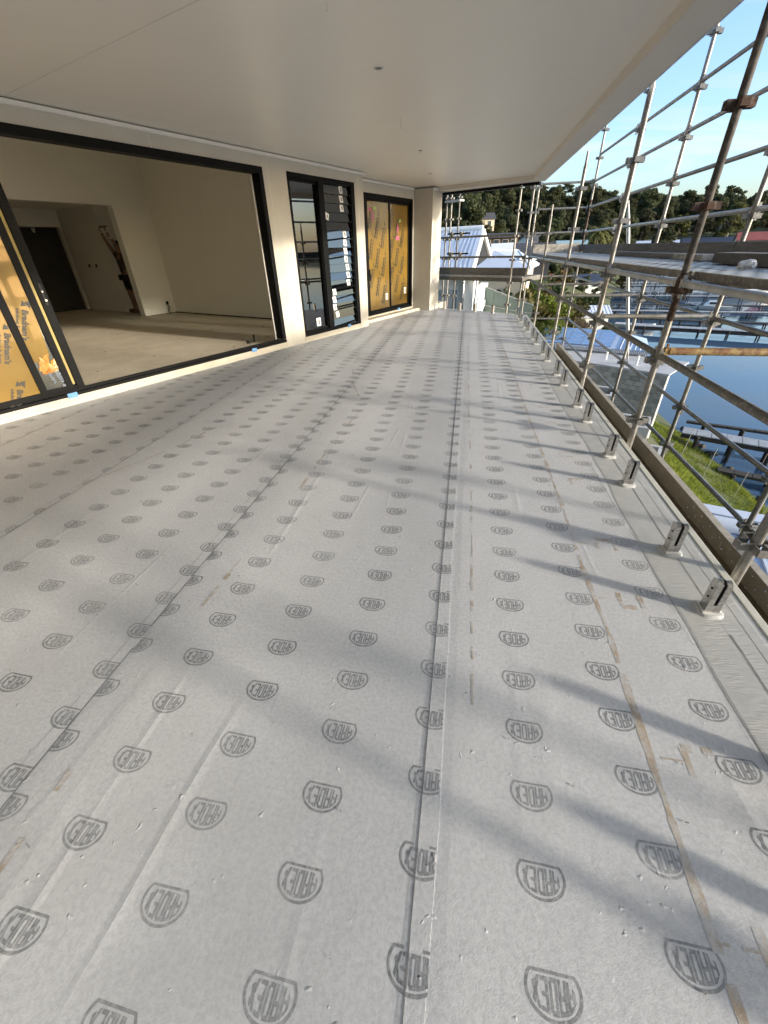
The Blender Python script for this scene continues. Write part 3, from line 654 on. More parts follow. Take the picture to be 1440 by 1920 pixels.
# torn, crumpled film at the foot of the second panel
cx, cz = .70, .42
b_ = MB(UW)
rr = random.Random(5)
for k in range(48):
    a0 = rr.uniform(0, 6.28); l = rr.uniform(.03, .13); p = (cx + rr.uniform(-.05, .05), cz + rr.uniform(-.05, .04)); a1 = a0 + rr.uniform(.25, .7)
    b_.add([(p[0], -.080, p[1]), (min(.79, max(.58, p[0] + math.cos(a0) * l * .8)), -.066 - rr.random() * .03, p[1] + abs(math.sin(a0)) * l * 1.3 - .02), (min(.79, max(.58, p[0] + math.cos(a1) * l * .8)), -.076, p[1] + abs(math.sin(a1)) * l - .02)], [(0, 1, 2)])
b_.build('crumpled_film', M['film_loose'], pB)
b_ = MB(UW); put_text(b_, "nam's", .10, .735, .42, -math.pi / 2 + .16, -.0848); put_text(b_, 'doors', .06, .665, .40, -math.pi / 2 + .16, -.0848); b_.build('film_lettering', pmat('blue_grey_print', (.12, .15, .19), rough=.5), pB)
b_ = MB(UW); b_.box(4.21, 4.40, -.74, -.715, .06, .085); b_.box(4.375, 4.40, -.74, -.715, .06, .19); b_.box(4.21, 4.235, -.76, -.70, .06, .11)
tag(b_.build('door_stop', M['dark_in'], bevel=.004), 'small black L shaped stop on the room floor beside the right jamb', 'door stop')
for k, (u, o, z, lab) in enumerate([(.78, .020, .112, 'blue masking tape under the fixed door panel'), (3.69, .020, .105, 'blue masking tape near the right end of the wide door sill'), (6.46, .020, .112, 'blue masking tape at the foot of the louvre window'), (9.37, -.42, .112, 'blue masking tape at the foot of the yellow filmed door')]):
    b_ = MB(UW); b_.box(u - .055, u + .055, o, o + .0012, z - .030, z + .028); tag(b_.build('masking_tape', M['tape']), lab, 'tape', 'blue tape pieces on the sills')
# louvre window
lw = thing('louvre_window', 'tall black window with a fixed pane beside a bank of glass louvres', 'window')
bar('frame_head', lw, 5.033, 6.917, -.14, .010, 2.53, 2.598); bar('frame_sill', lw, 5.033, 6.917, -.14, .012, .099, .155)
bar('frame_jamb', lw, 5.033, 5.075, -.14, .010, .155, 2.53); bar('frame_jamb', lw, 6.805, 6.917, -.14, .010, .155, 2.53)
bar('mullion', lw, 5.80, 5.915, -.13, .016, .155, 2.53); bar('louvre_stile', lw, 5.9152, 5.955, -.11, .008, .155, 2.53)
bar('pane_bead', lw, 5.0752, 5.80, -.10, -.03, .155, .195); bar('pane_bead', lw, 5.0752, 5.80, -.10, -.03, 2.49, 2.53)
gp = bar('glass_pane', lw, 5.0752, 5.80, -.062, -.054, .195, 2.49, 'glass', 0)
def sticker(parent, u, z, o, w=.05, h=.065, tilt=0.0, mark=True):
    b = MB(UW); ca, sa = math.cos(tilt), math.sin(tilt)
    f = lambda x, y: (u + x * ca - y * sa, o, z + x * sa + y * ca)
    b.poly([f(-w, -h), f(w, -h), f(w, h), f(-w, h)]); s = b.build('paper_sticker', M['sticker'], parent)
    if mark:
        b = MB(UW); f2 = lambda x, y: (u + x * ca - y * sa, o + .0006, z + x * sa + y * ca)
        b.poly([f2(-w * .1, -h * .55), f2(w * .42, -h * .55), f2(w * .42, h * .62), f2(-w * .1, h * .62)]); b.poly([f2(-w * .8, h * .25), f2(-w * .25, h * .25), f2(-w * .25, h * .42), f2(-w * .8, h * .42)])
        b.build('sticker_print', M['sticker_ink'], parent)
sticker(gp, 5.53, .30, -.0535, .065, .075)
NB = 17; zb, zt = .16, 2.53; pit = (zt - zb) / NB
stk = {1: (6.15, .1), 2: (6.08, .0), 3: (6.08, -.02), 4: (6.10, .0), 5: (6.60, 0), 6: (6.61, .03), 7: (6.60, 0), 8: (6.57, -.03), 9: (6.57, 0), 10: (6.57, .02), 11: (6.57, .05), 13: (6.05, -.35), 14: (6.53, .0), 15: (6.53, .02), 16: (6.53, 0)}
tilts = [7 if k % 3 else 12 for k in range(NB)]
for k in range(NB):
    z0 = zb + pit * k; t = R(tilts[k]); h = pit * 1.12
    b_ = MB(); ax = D * .422; up = Vector((0, 0, math.cos(t))) - NV * math.sin(t) * -1.0
    up = (Vector((0, 0, math.cos(t))) - NV * math.sin(t)) * (h / 2); th = Vector((0, 0, math.sin(t))) * .003 + NV * math.cos(t) * .003
    c = Vector(UW(6.380, -.045, z0 + pit / 2)); b_.obox(c, ax, up, th)
    bl = b_.build('louvre_blade', M['glass'], lw)
    if k in stk:
        u, tl = stk[k]; b_ = MB(); o_ = Vector(UW(u, 0, 0)) - Vector(UW(6.380, 0, 0)); ca, sa = math.cos(tl), math.sin(tl); upn = up.normalized()
        fq = lambda x, y, e: tuple(c + o_ + D * (x * ca - y * sa) + upn * (x * sa + y * ca) + th.normalized() * (.0036 + e))
        w, h2 = .055, .055
        b_.poly([fq(-w, -h2, 0), fq(w, -h2, 0), fq(w, h2, 0), fq(-w, h2, 0)]); b_.build('paper_sticker', M['sticker'], bl)
        b_ = MB(); b_.poly([fq(-w * .1, -h2 * .5, .0006), fq(w * .4, -h2 * .5, .0006), fq(w * .4, h2 * .6, .0006), fq(-w * .1, h2 * .6, .0006)]); b_.build('sticker_print', M['sticker_ink'], bl)
    if k:
        b_ = MB(UW); b_.box(6.79, 6.8048, -.075, -.02, z0 - .012, z0 + .012); b_.build('blade_clip', M['dark_in'], lw)
# second sliding door, wholly behind yellow film
d2 = thing('filmed_door', 'black two panel sliding door covered in printed yellow film', 'sliding door'); O2 = -.44
bar('frame_head', d2, 7.893, 10.127, O2 - .14, O2 + .012, 2.47, 2.549); bar('frame_jamb', d2, 7.893, 7.965, O2 - .14, O2 + .012, .15, 2.47); bar('frame_jamb', d2, 10.055, 10.127, O2 - .14, O2 + .012, .15, 2.47)
bar('frame_track', d2, 7.893, 10.127, O2 - .15, O2 + .016, .099, .15)
for nm, u0, u1, oc in (('left_panel', 7.97, 9.02, O2 - .03), ('right_panel', 8.95, 10.05, O2 - .075)):
    p = panel(d2, 'door_panel', u0, u1, oc, u0 + .06, u1 - .06, .152, 2.468)
    f0 = max(u0 + .062, 9.03 if oc < O2 - .05 else 0); o_ = oc + .0062
    b_ = MB(UW); b_.poly([(f0, o_, .209), (u1 - .062, o_, .209), (u1 - .062, o_, 2.411), (f0, o_, 2.411)]); b_.build('yellow_film', M['film'], p)
    b_ = MB(UW); ca = R(72)
    for ci in range(4):
        for ri in range(-1, 6):
            u = f0 + .05 + ci * .27; z = .10 + ri * .60 - ci * .19
            if z < .22 or u > u1 - .20: continue
            if z > 1.90: continue
            put_text(b_, "Bradnam's", .100, u, z, ca, o_ + .001); put_text(b_, 'windows & doors', .062, u + .062, z - .02, ca, o_ + .001)
            b_.poly([(u + .15, o_ + .001, z + .46), (u + .19, o_ + .001, z + .44), (u + .15, o_ + .001, z + .56)])
    b_.build('film_lettering', M['film_print'], p)
    sticker(p, u1 - .20 if oc > O2 - .05 else u1 - .19, .46 if oc > O2 - .05 else .52, o_ + .002, .055, .075, 0, True)
    cu = u0 + .28 if oc > O2 - .05 else f0 + .45; cz = 2.12 if oc > O2 - .05 else 1.92
    b_ = MB(UW); b_.poly([(cu - .05, o_ + .002, cz), (cu, o_ + .002, cz - .13), (cu + .05, o_ + .002, cz), (cu, o_ + .002, cz + .13)]); b_.poly([(cu - .16, o_ + .002, cz + .11), (cu - .03, o_ + .002, cz + .11), (cu - .03, o_ + .002, cz + .17), (cu - .16, o_ + .002, cz + .17)] if oc > O2 - .05 else [(cu - .09, o_ + .002, cz - .24), (cu + .07, o_ + .002, cz - .24), (cu + .07, o_ + .002, cz - .15), (cu - .09, o_ + .002, cz - .15)]); b_.build('pink_sticker', M['pink'], p)
    b_ = MB(UW); b_.poly([(cu + .06, o_ + .002, cz + .13), (cu + .17, o_ + .002, cz + .15), (cu + .15, o_ + .002, cz + .20), (cu + .05, o_ + .002, cz + .18)]); b_.build('green_sticker', M['greenst'], p)
b_ = MB(UW); b_.box(7.985, 8.012, O2 - .006, O2 + .035, .96, 1.10); b_.box(7.985, 8.012, O2 + .02, O2 + .05, .86, 1.00); b_.build('door_handle', M['dark_in'], d2, bevel=.005)

# ------------------------------------------------------------------ room behind the wide door
def room(name, pts, mat): b = MB(UW); [b.box(*p) for p in pts]; return struct(b.build(name, M[mat]))
room('room_floor', [(-6, 12, -16, -.2205, -.3, .06)], 'room_floor')
rw = room('room_wall', [(-4.2, -4.0, -16, -.25, .06, 3.7), (6.80, 7.0, -6.62, -.23, .06, 3.7), (5.82, 6.80, -6.80, -6.60, .06, 3.7), (-4, 5.82, -6.80, -6.60, 2.60, 3.7), (-6, 8.2, -.21, -.205, 2.82, 3.7),
                        (8.0, 8.2, -16, -6.8, .06, 3.7), (-4, 3.45, -6.8, -6.6, .06, 3.7)], 'plaster')  # last box: unseen wall piece added to keep light out of the hall
b_ = MB(UW); b_.box(-4.2, 8.2, -16, -.205, 3.60, 3.70); b_.build('room_ceiling', M['plaster'], rw)
room('hall_wall', [(6.26, 6.42, -10.4, -8.3, .06, 2.72), (6.42, 8.0, -10.5, -10.3, .06, 2.72), (4.6, 6.26, -10.56, -10.40, 2.30, 2.72), (-4, 4.6, -10.56, -10.40, .06, 2.72), (-4, 8.0, -14.2, -14.0, .06, 2.72), (6.26, 6.4, -14, -10.56, .06, 2.72), (6.42, 7.2, -8.45, -8.3, .06, 2.72), (7.1, 7.25, -8.3, -6.8, .06, 2.72)], 'plaster')
room('hall_ceiling', [(-4, 8.0, -16, -6.81, 2.72, 2.80)], 'plaster')
room('doorway_shade_panel', [(4.4, 6.258, -10.78, -10.72, .0605, 2.29)], 'hall_dark')  # near-black panel added to paint the shade beyond the doorway
b_ = MB(UW); b_.box(5.80, 6.81, -6.60, -6.588, .06, .075); b_.box(6.788, 6.80, -6.60, -.25, .06, .085); b_.build('floor_gap', M['hall_dark'], rw)
b_ = MB(UW); b_.box(5.812, 5.832, -6.82, -6.592, .06, 2.6); b_.box(3.45, 5.832, -6.82, -6.592, 2.585, 2.605); b_.build('corner_bead', M['cornice'], rw)
b_ = MB(UW); b_.path([(6.55, -6.58, .33), (6.58, -6.56, .22), (6.52, -6.55, .14), (6.56, -6.54, .08)], .012, 6); b_.box(6.53, 6.60, -6.598, -6.575, .30, .38)
tag(b_.build('wall_cable', M['dark_in']), 'short black cable hanging from a wall box low in the room corner', 'cable')
b_ = MB(UW); b_.path([(4.7, -9.0, 2.72), (4.85, -9.0, 2.52), (4.92, -9.0, 2.24), (4.90, -9.0, 2.10), (4.86, -9.0, 2.12), (4.87, -9.0, 2.25)], .008, 6)
tag(b_.build('light_cable', M['white']), 'white light cable looped down from the hall ceiling', 'cable')
b_ = MB(UW); b_.box(6.25, 6.27, -9.6, -9.52, 1.25, 1.33); b_.box(6.25, 6.27, -9.2, -9.12, 1.25, 1.33); b_.build('switch_hole', M['hall_dark'], rw)
b_ = MB(UW)
for k in range(40):
    u, o = random.uniform(.8, 6), random.uniform(-6, -.4); s = random.uniform(.006, .02); b_.box(u, u + s, o, o + s, .0605, .068)
tag(b_.build('floor_scraps', M['sticker_ink']), 'scraps and offcuts scattered over the bare room floor', 'debris', None, 'stuff')
# tradesperson reaching overhead, mostly hidden by the end of the wall
def person():
    root = thing('person', 'person in black shorts and brown shirt reaching overhead beyond the room wall end', 'person', loc=UW(6.40, -7.95, .06))
    me = bpy.data.meshes.new('body')
    P = [(0, 0, .98, .125), (0, 0, 1.18, .115), (0, 0, 1.36, .14), (0, 0, 1.50, .065), (0, .01, 1.58, .055), (0, .01, 1.70, .088),
         (-.10, 0, .92, .092), (-.11, .02, .52, .062), (-.12, 0, .09, .042), (-.12, .12, .04, .04), (.10, 0, .92, .092), (.11, .02, .52, .062), (.12, 0, .09, .042), (.12, .12, .04, .04),
         (-.19, 0, 1.42, .058), (-.28, .10, 1.66, .046), (-.22, .22, 1.92, .036), (-.20, .24, 2.02, .034), (.19, 0, 1.42, .058), (.27, .10, 1.66, .046), (.19, .22, 1.92, .036), (.17, .24, 2.02, .034)]
    Ed = [(0, 1), (1, 2), (2, 3), (3, 4), (4, 5), (0, 6), (6, 7), (7, 8), (8, 9), (0, 10), (10, 11), (11, 12), (12, 13), (2, 14), (14, 15), (15, 16), (16, 17), (2, 18), (18, 19), (19, 20), (20, 21)]
    me.from_pydata([p[:3] for p in P], Ed, [])
    o = bpy.data.objects.new('body', me); COL.objects.link(o); o.parent = root
    o.modifiers.new('skin', 'SKIN').use_smooth_shade = True
    for sv, p in zip(me.skin_vertices[0].data, P): sv.radius = (p[3], p[3])
    me.skin_vertices[0].data[0].use_root = True
    s = o.modifiers.new('sub', 'SUBSURF'); s.levels = s.render_levels = 2
    me.materials.append(M['skin']); 
    def cloth(name, pts, eds, mat):
        m2 = bpy.data.meshes.new(name); m2.from_pydata([p[:3] for p in pts], eds, [])
        c = bpy.data.objects.new(name, m2); COL.objects.link(c); c.parent = root; c.modifiers.new('skin', 'SKIN').use_smooth_shade = True
        for sv, p in zip(m2.skin_vertices[0].data, pts): sv.radius = (p[3], p[3])
        m2.skin_vertices[0].data[0].use_root = True
        s = c.modifiers.new('sub', 'SUBSURF'); s.levels = s.render_levels = 2; m2.materials.append(mat)
    cloth('shirt', [(0, 0, .98, .15), (0, 0, 1.18, .14), (0, 0, 1.36, .165), (-.19, 0, 1.42, .08), (-.25, .06, 1.57, .066), (.19, 0, 1.42, .08), (.25, .06, 1.57, .066)], [(0, 1), (1, 2), (2, 3), (3, 4), (2, 5), (5, 6)], M['shirt'])
    cloth('shorts', [(0, 0, 1.0, .155), (-.10, 0, .90, .115), (-.115, .01, .56, .095), (.10, 0, .90, .115), (.115, .01, .56, .095)], [(0, 1), (1, 2), (0, 3), (3, 4)], M['shorts'])
    b = MB(); 
    for i in range(7):
        for j in range(12):
            pass
    hb = bmesh.new(); bmesh.ops.create_uvsphere(hb, u_segments=16, v_segments=10, radius=.1); bmesh.ops.translate(hb, verts=hb.verts, vec=(0, -.012, 1.735)); hm = bpy.data.meshes.new('hair'); hb.to_mesh(hm); hb.free(); hm.materials.append(M['hair']); inst('hair', hm, root)
    for sx in (-1, 1):
        for q in range(5):
            b = MB(); a = -.5 + q * .25; x0 = sx * .185 + a * .05
            b.path([(x0, .24, 2.04), (x0 + a * .02, .26, 2.10), (x0, .235, 2.14)], .009, 6); b.build('finger', M['skin'], root)
    b = MB(); b.box(-.22, .2, .20, .26, 2.13, 2.165); b.build('held_batten', M['timber'], root)
    b = MB(); b.box(-.17, -.06, .10, .17, .86, 1.0); b.box(.06, .17, .10, .17, .86, 1.0); b.build('tool_pouch', M['shorts'], root)
    b = MB(); b.tube((-.232, .20, 1.86), (-.226, .215, 1.895), .042, 14); b.build('wristwatch', M['chrome'], root)
    for sx in (-1, 1):
        b = MB(); b.box(sx * .12 - .05, sx * .12 + .05, -.07, .19, 0, .09); b.build('boot', M['timber'], root, bevel=.02)
    root.rotation_euler = (0, 0, R(150))
person()

# ------------------------------------------------------------------ glass-fence spigots along the edge
def make_spigot_meshes():
    b = MB()
    for s in (-1, 1):       # two cheeks with a slot between them (slot runs along the deck edge)
        x0, x1 = (.008, .031) if s > 0 else (-.031, -.008); zt = .178 if s > 0 else .186
        n = 8; prof = [(-.0265, 0), (-.0265, zt - .02)] + [(-.0265 + .053 * (k / n), zt - .02 + math.sin(math.pi * k / n) * .018) for k in range(1, n)] + [(.0265, zt - .02), (.0265, 0)]
        m_ = len(prof); b.add([(x0, y, z) for y, z in prof] + [(x1, y, z) for y, z in prof], [tuple(range(m_))[::-1], tuple(range(m_, 2 * m_))] + [(k, (k + 1) % m_, m_ + (k + 1) % m_, m_ + k) for k in range(m_)])
    b.box(-.008, .008, -.0262, .0262, 0, .042)
    body = b.mesh('spigot_body', M['spigot'])
    b = MB(); b.box(-.0078, -.0050, -.024, .024, .044, .176); b.box(.0050, .0078, -.024, .024, .044, .168); lin = b.mesh('slot_gasket', M['dark_in'])
    b = MB(); b.prism([(-.040, -.040), (.040, -.040), (.040, .040), (-.040, .040)], -.014, 0); base = b.mesh('sealed_base', M['sealant'])
    b = MB(); n = 20; r0 = [(math.cos(t), math.sin(t)) for t in np.linspace(0, 2 * math.pi, n + 1)[:-1]]
    sqr = lambda x, y: 1 / max(abs(x), abs(y))
    b.add([(x * .043 * sqr(x, y), y * .043 * sqr(x, y), -.004) for x, y in r0] + [(x * .052 * sqr(x, y) ** .7, y * .055 * sqr(x, y) ** .7, -.0135) for x, y in r0] + [(x * .064 - .006 * (x < 0), y * .066, -.0152) for x, y in r0],
          [(k, (k + 1) % n, n + (k + 1) % n, n + k) for k in range(n)] + [(n + k, n + (k + 1) % n, 2 * n + (k + 1) % n, 2 * n + k) for k in range(n)], True)
    fl = b.mesh('sealant_fillet', M['coating'])
    b = MB(); b.tube((-.0312, 0, .075), (-.0345, 0, .075), .0055, 10); scw = b.mesh('grub_screw', M['dark_in'])
    b = MB(); b.add([(-.035, -.01, -.0130), (-.15, -.10, -.0148), (-.15, .13, -.0148), (-.035, .05, -.0130)], [(0, 1, 2, 3)]); flare = b.mesh('coating_flare', M['sealant'])
    return body, lin, base, fl, scw
SPM = make_spigot_meshes()
def spigot(x, y, label, rz=0.0):
    t = thing('fence_spigot', label, 'fence spigot', 'steel spigots for a glass fence along the deck edge', (x, y, .0185)); t.rotation_euler = (R(random.uniform(-1, 1)), R(random.uniform(-1.2, 1.2)), rz + R(random.uniform(-2, 2)))
    for nm, me in zip(('spigot_body', 'slot_gasket', 'sealed_base', 'sealant_fillet', 'grub_screw'), SPM): inst(nm, me, t)
    inst('grub_screw', SPM[4], t, (0, 0, .05))
sy = [.42, .88, 1.645, 2.105, 2.905, 3.395, 4.21, 4.67, 5.50, 6.00, 6.83, 7.29, 8.12, 8.60, 9.42, 9.93, 10.72, 11.22, 12.0 - .32]
vis = 0
for y in sy:
    if y < 1: lab = 'stainless fence spigot just out of the picture whose shadow reaches in lowest' if y < .6 else 'stainless fence spigot just out of the picture whose shadow crosses the glue line'
    else:
        lab = ('nearest' if vis == 0 else ORD[vis] + ' nearest') + ' stainless fence spigot standing on the coated long edge of the deck'; vis += 1
    spigot(1.243 - (.0 if y < 6 else .006 * (y - 6)), y, lab)
for k, (u, lab) in enumerate([(1.70, 'spigot on the far deck edge just left of the corner'), (1.16, 'spigot standing alone in the middle of the far deck edge'), (.66, 'spigot on the far deck edge in front of the white house'), (.12, 'spigot on the far deck edge beside the corner column')]):
    p = FE(u, -.20 if k else -.16, 0); spigot(p[0], p[1], 'stainless ' + lab, R(-35))

# ------------------------------------------------------------------ scaffold
RT = .0242
def node_mesh(mat):
    b = MB()
    for dx, dy in ((1, 0), (-1, 0), (0, 1), (0, -1)):
        d = Vector((dx, dy, 0)); s = Vector((-dy, dx, 0))
        b.obox(d * .052 + s * .023, d * .029, s * .003, (0, 0, .022)); b.obox(d * .052 - s * .023, d * .029, s * .003, (0, 0, .022)); b.obox(d * .080, d * .003, s * .026, (0, 0, .022))
    return b.mesh('node_bracket', mat)
NODE = {k: node_mesh(M[k]) for k in ('galv', 'rust', 'galv_dark', 'galv_light')}
wb = MB(); wb.obox((0, 0, -.02), (.006, 0, 0), (0, .012, 0), (0, 0, .075)); wb.obox((0, 0, .0), (.016, 0, 0), (0, .020, 0), (0, 0, .028))
WEDGE = {k: wb.mesh('wedge_clip', M[k]) for k in ('galv', 'galv_dark', 'rust_yellow', 'galv_light')}
def standard(x, y, z0, z1, label, mat='galv', spig=False, nodes=True, grp='upright scaffold poles', rz=0, rust_from=None):
    t = thing('scaffold_standard', label, 'scaffold pole', grp, (x, y, z0)); t.rotation_euler = (R(random.uniform(-.15, .15)), R(random.uniform(-.15, .15)), rz)
    b = MB(); b.tube((0, 0, 0), (0, 0, (rust_from[0] if rust_from else z1) - z0), RT, 20); b.build('pole_tube', M[mat], t)
    if rust_from:
        b = MB(); b.tube((0, 0, rust_from[0] - z0), (0, 0, rust_from[1] - z0), RT + .0006, 20); b.build('rusty_length', M['rust'], t)
        b = MB(); b.tube((0, 0, rust_from[1] - z0), (0, 0, z1 - z0), RT, 20); b.build('pole_tube', M['dark_pole' if z1 < 4.8 else 'galv'], t)
    if spig: b = MB(); b.tube((0, 0, z1 - z0), (0, 0, z1 - z0 + .17), RT * .78, 16, RT * .6); b.build('top_spigot', M[mat], t)
    k0 = math.ceil((z0 - .19) / .5 + .2)
    z = .19 + .5 * k0
    while nodes and z < z1 - .03:
        me = NODE['rust'] if rust_from and rust_from[0] < z < 2.4 else NODE[mat if mat in NODE else 'galv']
        inst('node_bracket', me, t, (0, 0, z - z0)); z += .5
    return t
BY = [-1.65, .15, 1.96, 3.775, 5.745, 8.22, 10.72, 13.45]
XI, XO = 1.522, 2.79
names_i = ['pale scaffold pole behind the camera at the deck edge', 'scaffold pole beside the camera at the deck edge, just out of the picture', 'thick pale foot of the nearest scaffold pole at the right edge of the picture',
           'rusty brown scaffold pole at the deck edge that runs up out of the picture', 'galvanised scaffold pole at the deck edge, the one after the rusty pole', 'slim scaffold pole at the deck edge whose top ends just below the roof edge',
           'short scaffold pole at the deck edge ending below the hill skyline', 'scaffold pole at the far corner of the deck, right one of the pair']
tops = [4.6, 4.6, 4.6, 4.6, 2.72, 2.45, 2.0, 4.4]
for k, y in enumerate(BY):
    rf = (.98, 1.30) if k == 3 else None
    standard(XI, y, -5.0 if k < 7 else -5.2, tops[k], names_i[k], 'galv' if k != 3 else 'galv', spig=k in (4, 5, 6), rust_from=rf)
standard(1.405, 13.40, -5.2, 4.4, 'scaffold pole at the far corner of the deck, left one of the pair', 'galv')
names_o = ['outer scaffold pole behind the camera', 'outer scaffold pole level with the camera, out of the picture', 'outer scaffold pole nearest the camera, low at the right edge of the picture', 'outer scaffold pole opposite the rusty pole',
           'outer scaffold pole standing over the blue water at the right', 'tall outer scaffold pole against the sky in front of the grey block wall', 'outer scaffold pole mostly hidden behind an inner pole', 'farthest outer scaffold pole at the corner, rusty near its middle']
for k, y in enumerate(BY):
    standard(XO, y if k != 6 else 10.58, tz(XO, y) - .05, 4.9 if k != 2 else 1.0, names_o[k], 'galv', rust_from=(1.45, 2.4) if k == 7 else None)
def ledger(p0, p1, label, mat='galv', grp='horizontal scaffold tubes', r=RT, name='scaffold_ledger', cat='scaffold tube'):
    p0, p1 = Vector(p0), Vector(p1); t = thing(name, label, cat, grp, tuple(p0)); d = (p1 - p0).normalized(); rz = math.atan2(d.y, d.x)
    b = MB(); b.tube(d * .075, (p1 - p0) - d * .075, r, 16); b.build('ledger_tube', M[mat], t)
    for q in (d * .055, (p1 - p0) - d * .055): inst('wedge_clip', WEDGE[mat if mat in WEDGE else 'galv'], t, tuple(q), (0, 0, rz))
bayname = ['bay behind the camera', 'bay beside the camera', 'nearest bay in view', 'second bay in view', 'third bay in view', 'fourth bay in view', 'farthest bay']
for i in range(7):
    y0, y1 = BY[i], BY[i + 1]
    ledger((XI, y0, .735), (XI, y1, .735), f'thick inner scaffold rail at waist height over the deck edge, {bayname[i]}', 'galv_dark')
    ledger((XI, y0, 1.235), (XI, y1, 1.235), f'tube carrying the inner edge of the high planks, {bayname[i]}', 'galv_light')
    for z, w in ((3.25, 'topmost outer guard rail'), (2.76, 'second highest outer guard rail'), (2.25, 'third highest outer guard rail'), (1.745, 'lowest outer guard rail just above the toe boards')):
        ledger((XO, y0, z), (XO, y1, z), f'{w} against the sky, {bayname[i]}', 'galv' if z > 2 else 'galv_light')
    for z, w in ((.735, 'outer rail below the high planks'), (-.29, 'outer rail just below deck level'), (-.82, 'lowest outer rail')):
        ledger((XO, y0, z), (XO, y1, z), f'{w} in front of the water, {bayname[i]}', 'galv')
trn = ['behind the camera', 'beside the camera', 'nearest in view', 'at the rusty pole', 'at the second pole', 'at the third pole', 'at the fourth pole', 'at the far corner']
for i, y in enumerate(BY):
    ledger((XI, y, .76), (XO, y, .76), (f'cross tube joining inner and outer poles at waist height, {trn[i]}' if i != 3 else 'rusty yellow painted cross tube in front of the water at right'), 'rust_yellow' if i == 3 else 'galv', r=.029 if i == 3 else .026, name='scaffold_transom')
    ledger((XI, y, 1.215), (XO, y, 1.215), f'cross tube directly under the high planks, {trn[i]}', 'galv_dark', name='scaffold_transom')
for z, w in ((2.76, 'highest cross tube at the far corner'), (2.25, 'second cross tube at the far corner against the trees'), (1.745, 'third cross tube at the far corner above the toe board'), (-.29, 'cross tube at the far corner below deck level'), (-.82, 'lowest cross tube at the far corner')):
    ledger((XI, BY[7], z), (XO, BY[7], z), w, 'galv', name='scaffold_transom')
# high boarded platform
for i in range(7):
    y0, y1 = BY[i] + .02, BY[i + 1] - .02
    for k in range(5):
        x0 = 1.585 + k * .224; b_ = MB()
        dz = random.uniform(-.004, .004)
        b_.box(x0, x0 + .215, y0, y1, 1.303 + dz, 1.308 + dz)
        if i == 0: nm_ = f'{ORD[k]} steel plank from the deck side of the high platform behind the camera'
        else: nm_ = f'{ORD[k]} steel plank from the deck side of the high platform, {bayname[i]}'
        o = tag(b_.build('scaffold_plank', M['plank']), nm_, 'scaffold plank', 'steel planks of the high scaffold platform')
        b_ = MB(); b_.box(x0 + .004, x0 + .211, y0, y0 + .012, 1.256 + dz, 1.302 + dz); b_.box(x0 + .004, x0 + .211, y1 - .012, y1, 1.256 + dz, 1.302 + dz); b_.box(x0, x0 + .003, y0, y1, 1.255 + dz, 1.303 + dz); b_.box(x0 + .212, x0 + .215, y0, y1, 1.255 + dz, 1.303 + dz); b_.build('plank_frame', M['galv_dark'], o)
    b_ = MB(); b_.box(2.725, 2.757, y0 - .01, y1 + .01, 1.312, 1.475)
    b_.build('toe_board', M['board'], None, bevel=.004); tag(bpy.data.objects[-1] if False else COL.objects[-1], f'grey toe board on the outer edge of the high platform, {bayname[i]}', 'toe board', 'toe boards of the high platform')
b_ = MB(); b_.box(1.57, 2.72, 13.36, 13.40, 1.312, 1.50); tag(b_.build('toe_board', M['board_pale'], bevel=.004), 'pale peeling toe board across the far end of the high platform', 'toe board', 'toe boards of the high platform')
for x, y0, y1, z, h, lab, mt in [(2.47, 6.40, 9.1, 1.313, .055, 'long grey loose board lying on the high platform behind the tall pole', 'board'), (2.46, 5.55, 6.30, 1.313, .055, 'short pale loose board lying on the high platform', 'board_pale'),
                                (2.30, 2.2, 4.95, 1.313, .085, 'dark thick loose board lying on the near end of the high platform', 'board'), (2.58, 5.0, 6.1, 1.313, .05, 'round ended offcut board against the toe board', 'board')]:
    b_ = MB(); b_.box(x - .1, x + .1, y0, y1, z, z + h); tag(b_.build('loose_board', M[mt], bevel=.004), lab, 'board', 'loose boards on the high platform')
bm = bmesh.new(); bmesh.ops.create_icosphere(bm, subdivisions=3, radius=.048)
for v in bm.verts:
    k = 1 + .35 * math.sin(v.co.x * 60) * math.cos(v.co.y * 47 + 1) + random.uniform(-.12, .12); v.co = Vector((v.co.x * k * .9, v.co.y * k * 1.3, max(-.03, v.co.z * k * .75)))
me = bpy.data.meshes.new('plastic_bag'); bm.to_mesh(me); bm.free(); me.materials.append(M['rag']); tag(inst('plastic_bag', me, None, (2.0, 3.95, 1.33)), 'crumpled white plastic bag on the near end of the high platform', 'bag')
# low walkway plank and toe board beside the deck edge
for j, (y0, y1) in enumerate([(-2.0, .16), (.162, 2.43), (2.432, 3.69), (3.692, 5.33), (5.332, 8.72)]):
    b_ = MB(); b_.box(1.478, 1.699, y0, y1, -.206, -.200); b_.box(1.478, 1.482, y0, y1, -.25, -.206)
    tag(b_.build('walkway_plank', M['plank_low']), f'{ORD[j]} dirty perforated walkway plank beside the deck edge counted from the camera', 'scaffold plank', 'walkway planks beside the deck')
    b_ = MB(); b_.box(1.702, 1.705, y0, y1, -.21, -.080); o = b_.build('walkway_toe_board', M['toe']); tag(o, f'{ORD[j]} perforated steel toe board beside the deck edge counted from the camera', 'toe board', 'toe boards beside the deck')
    b_ = MB(); b_.box(1.7055, 1.752, y0, y1, -.088, -.080); b_.build('top_flange', M['toe_edge'], o)
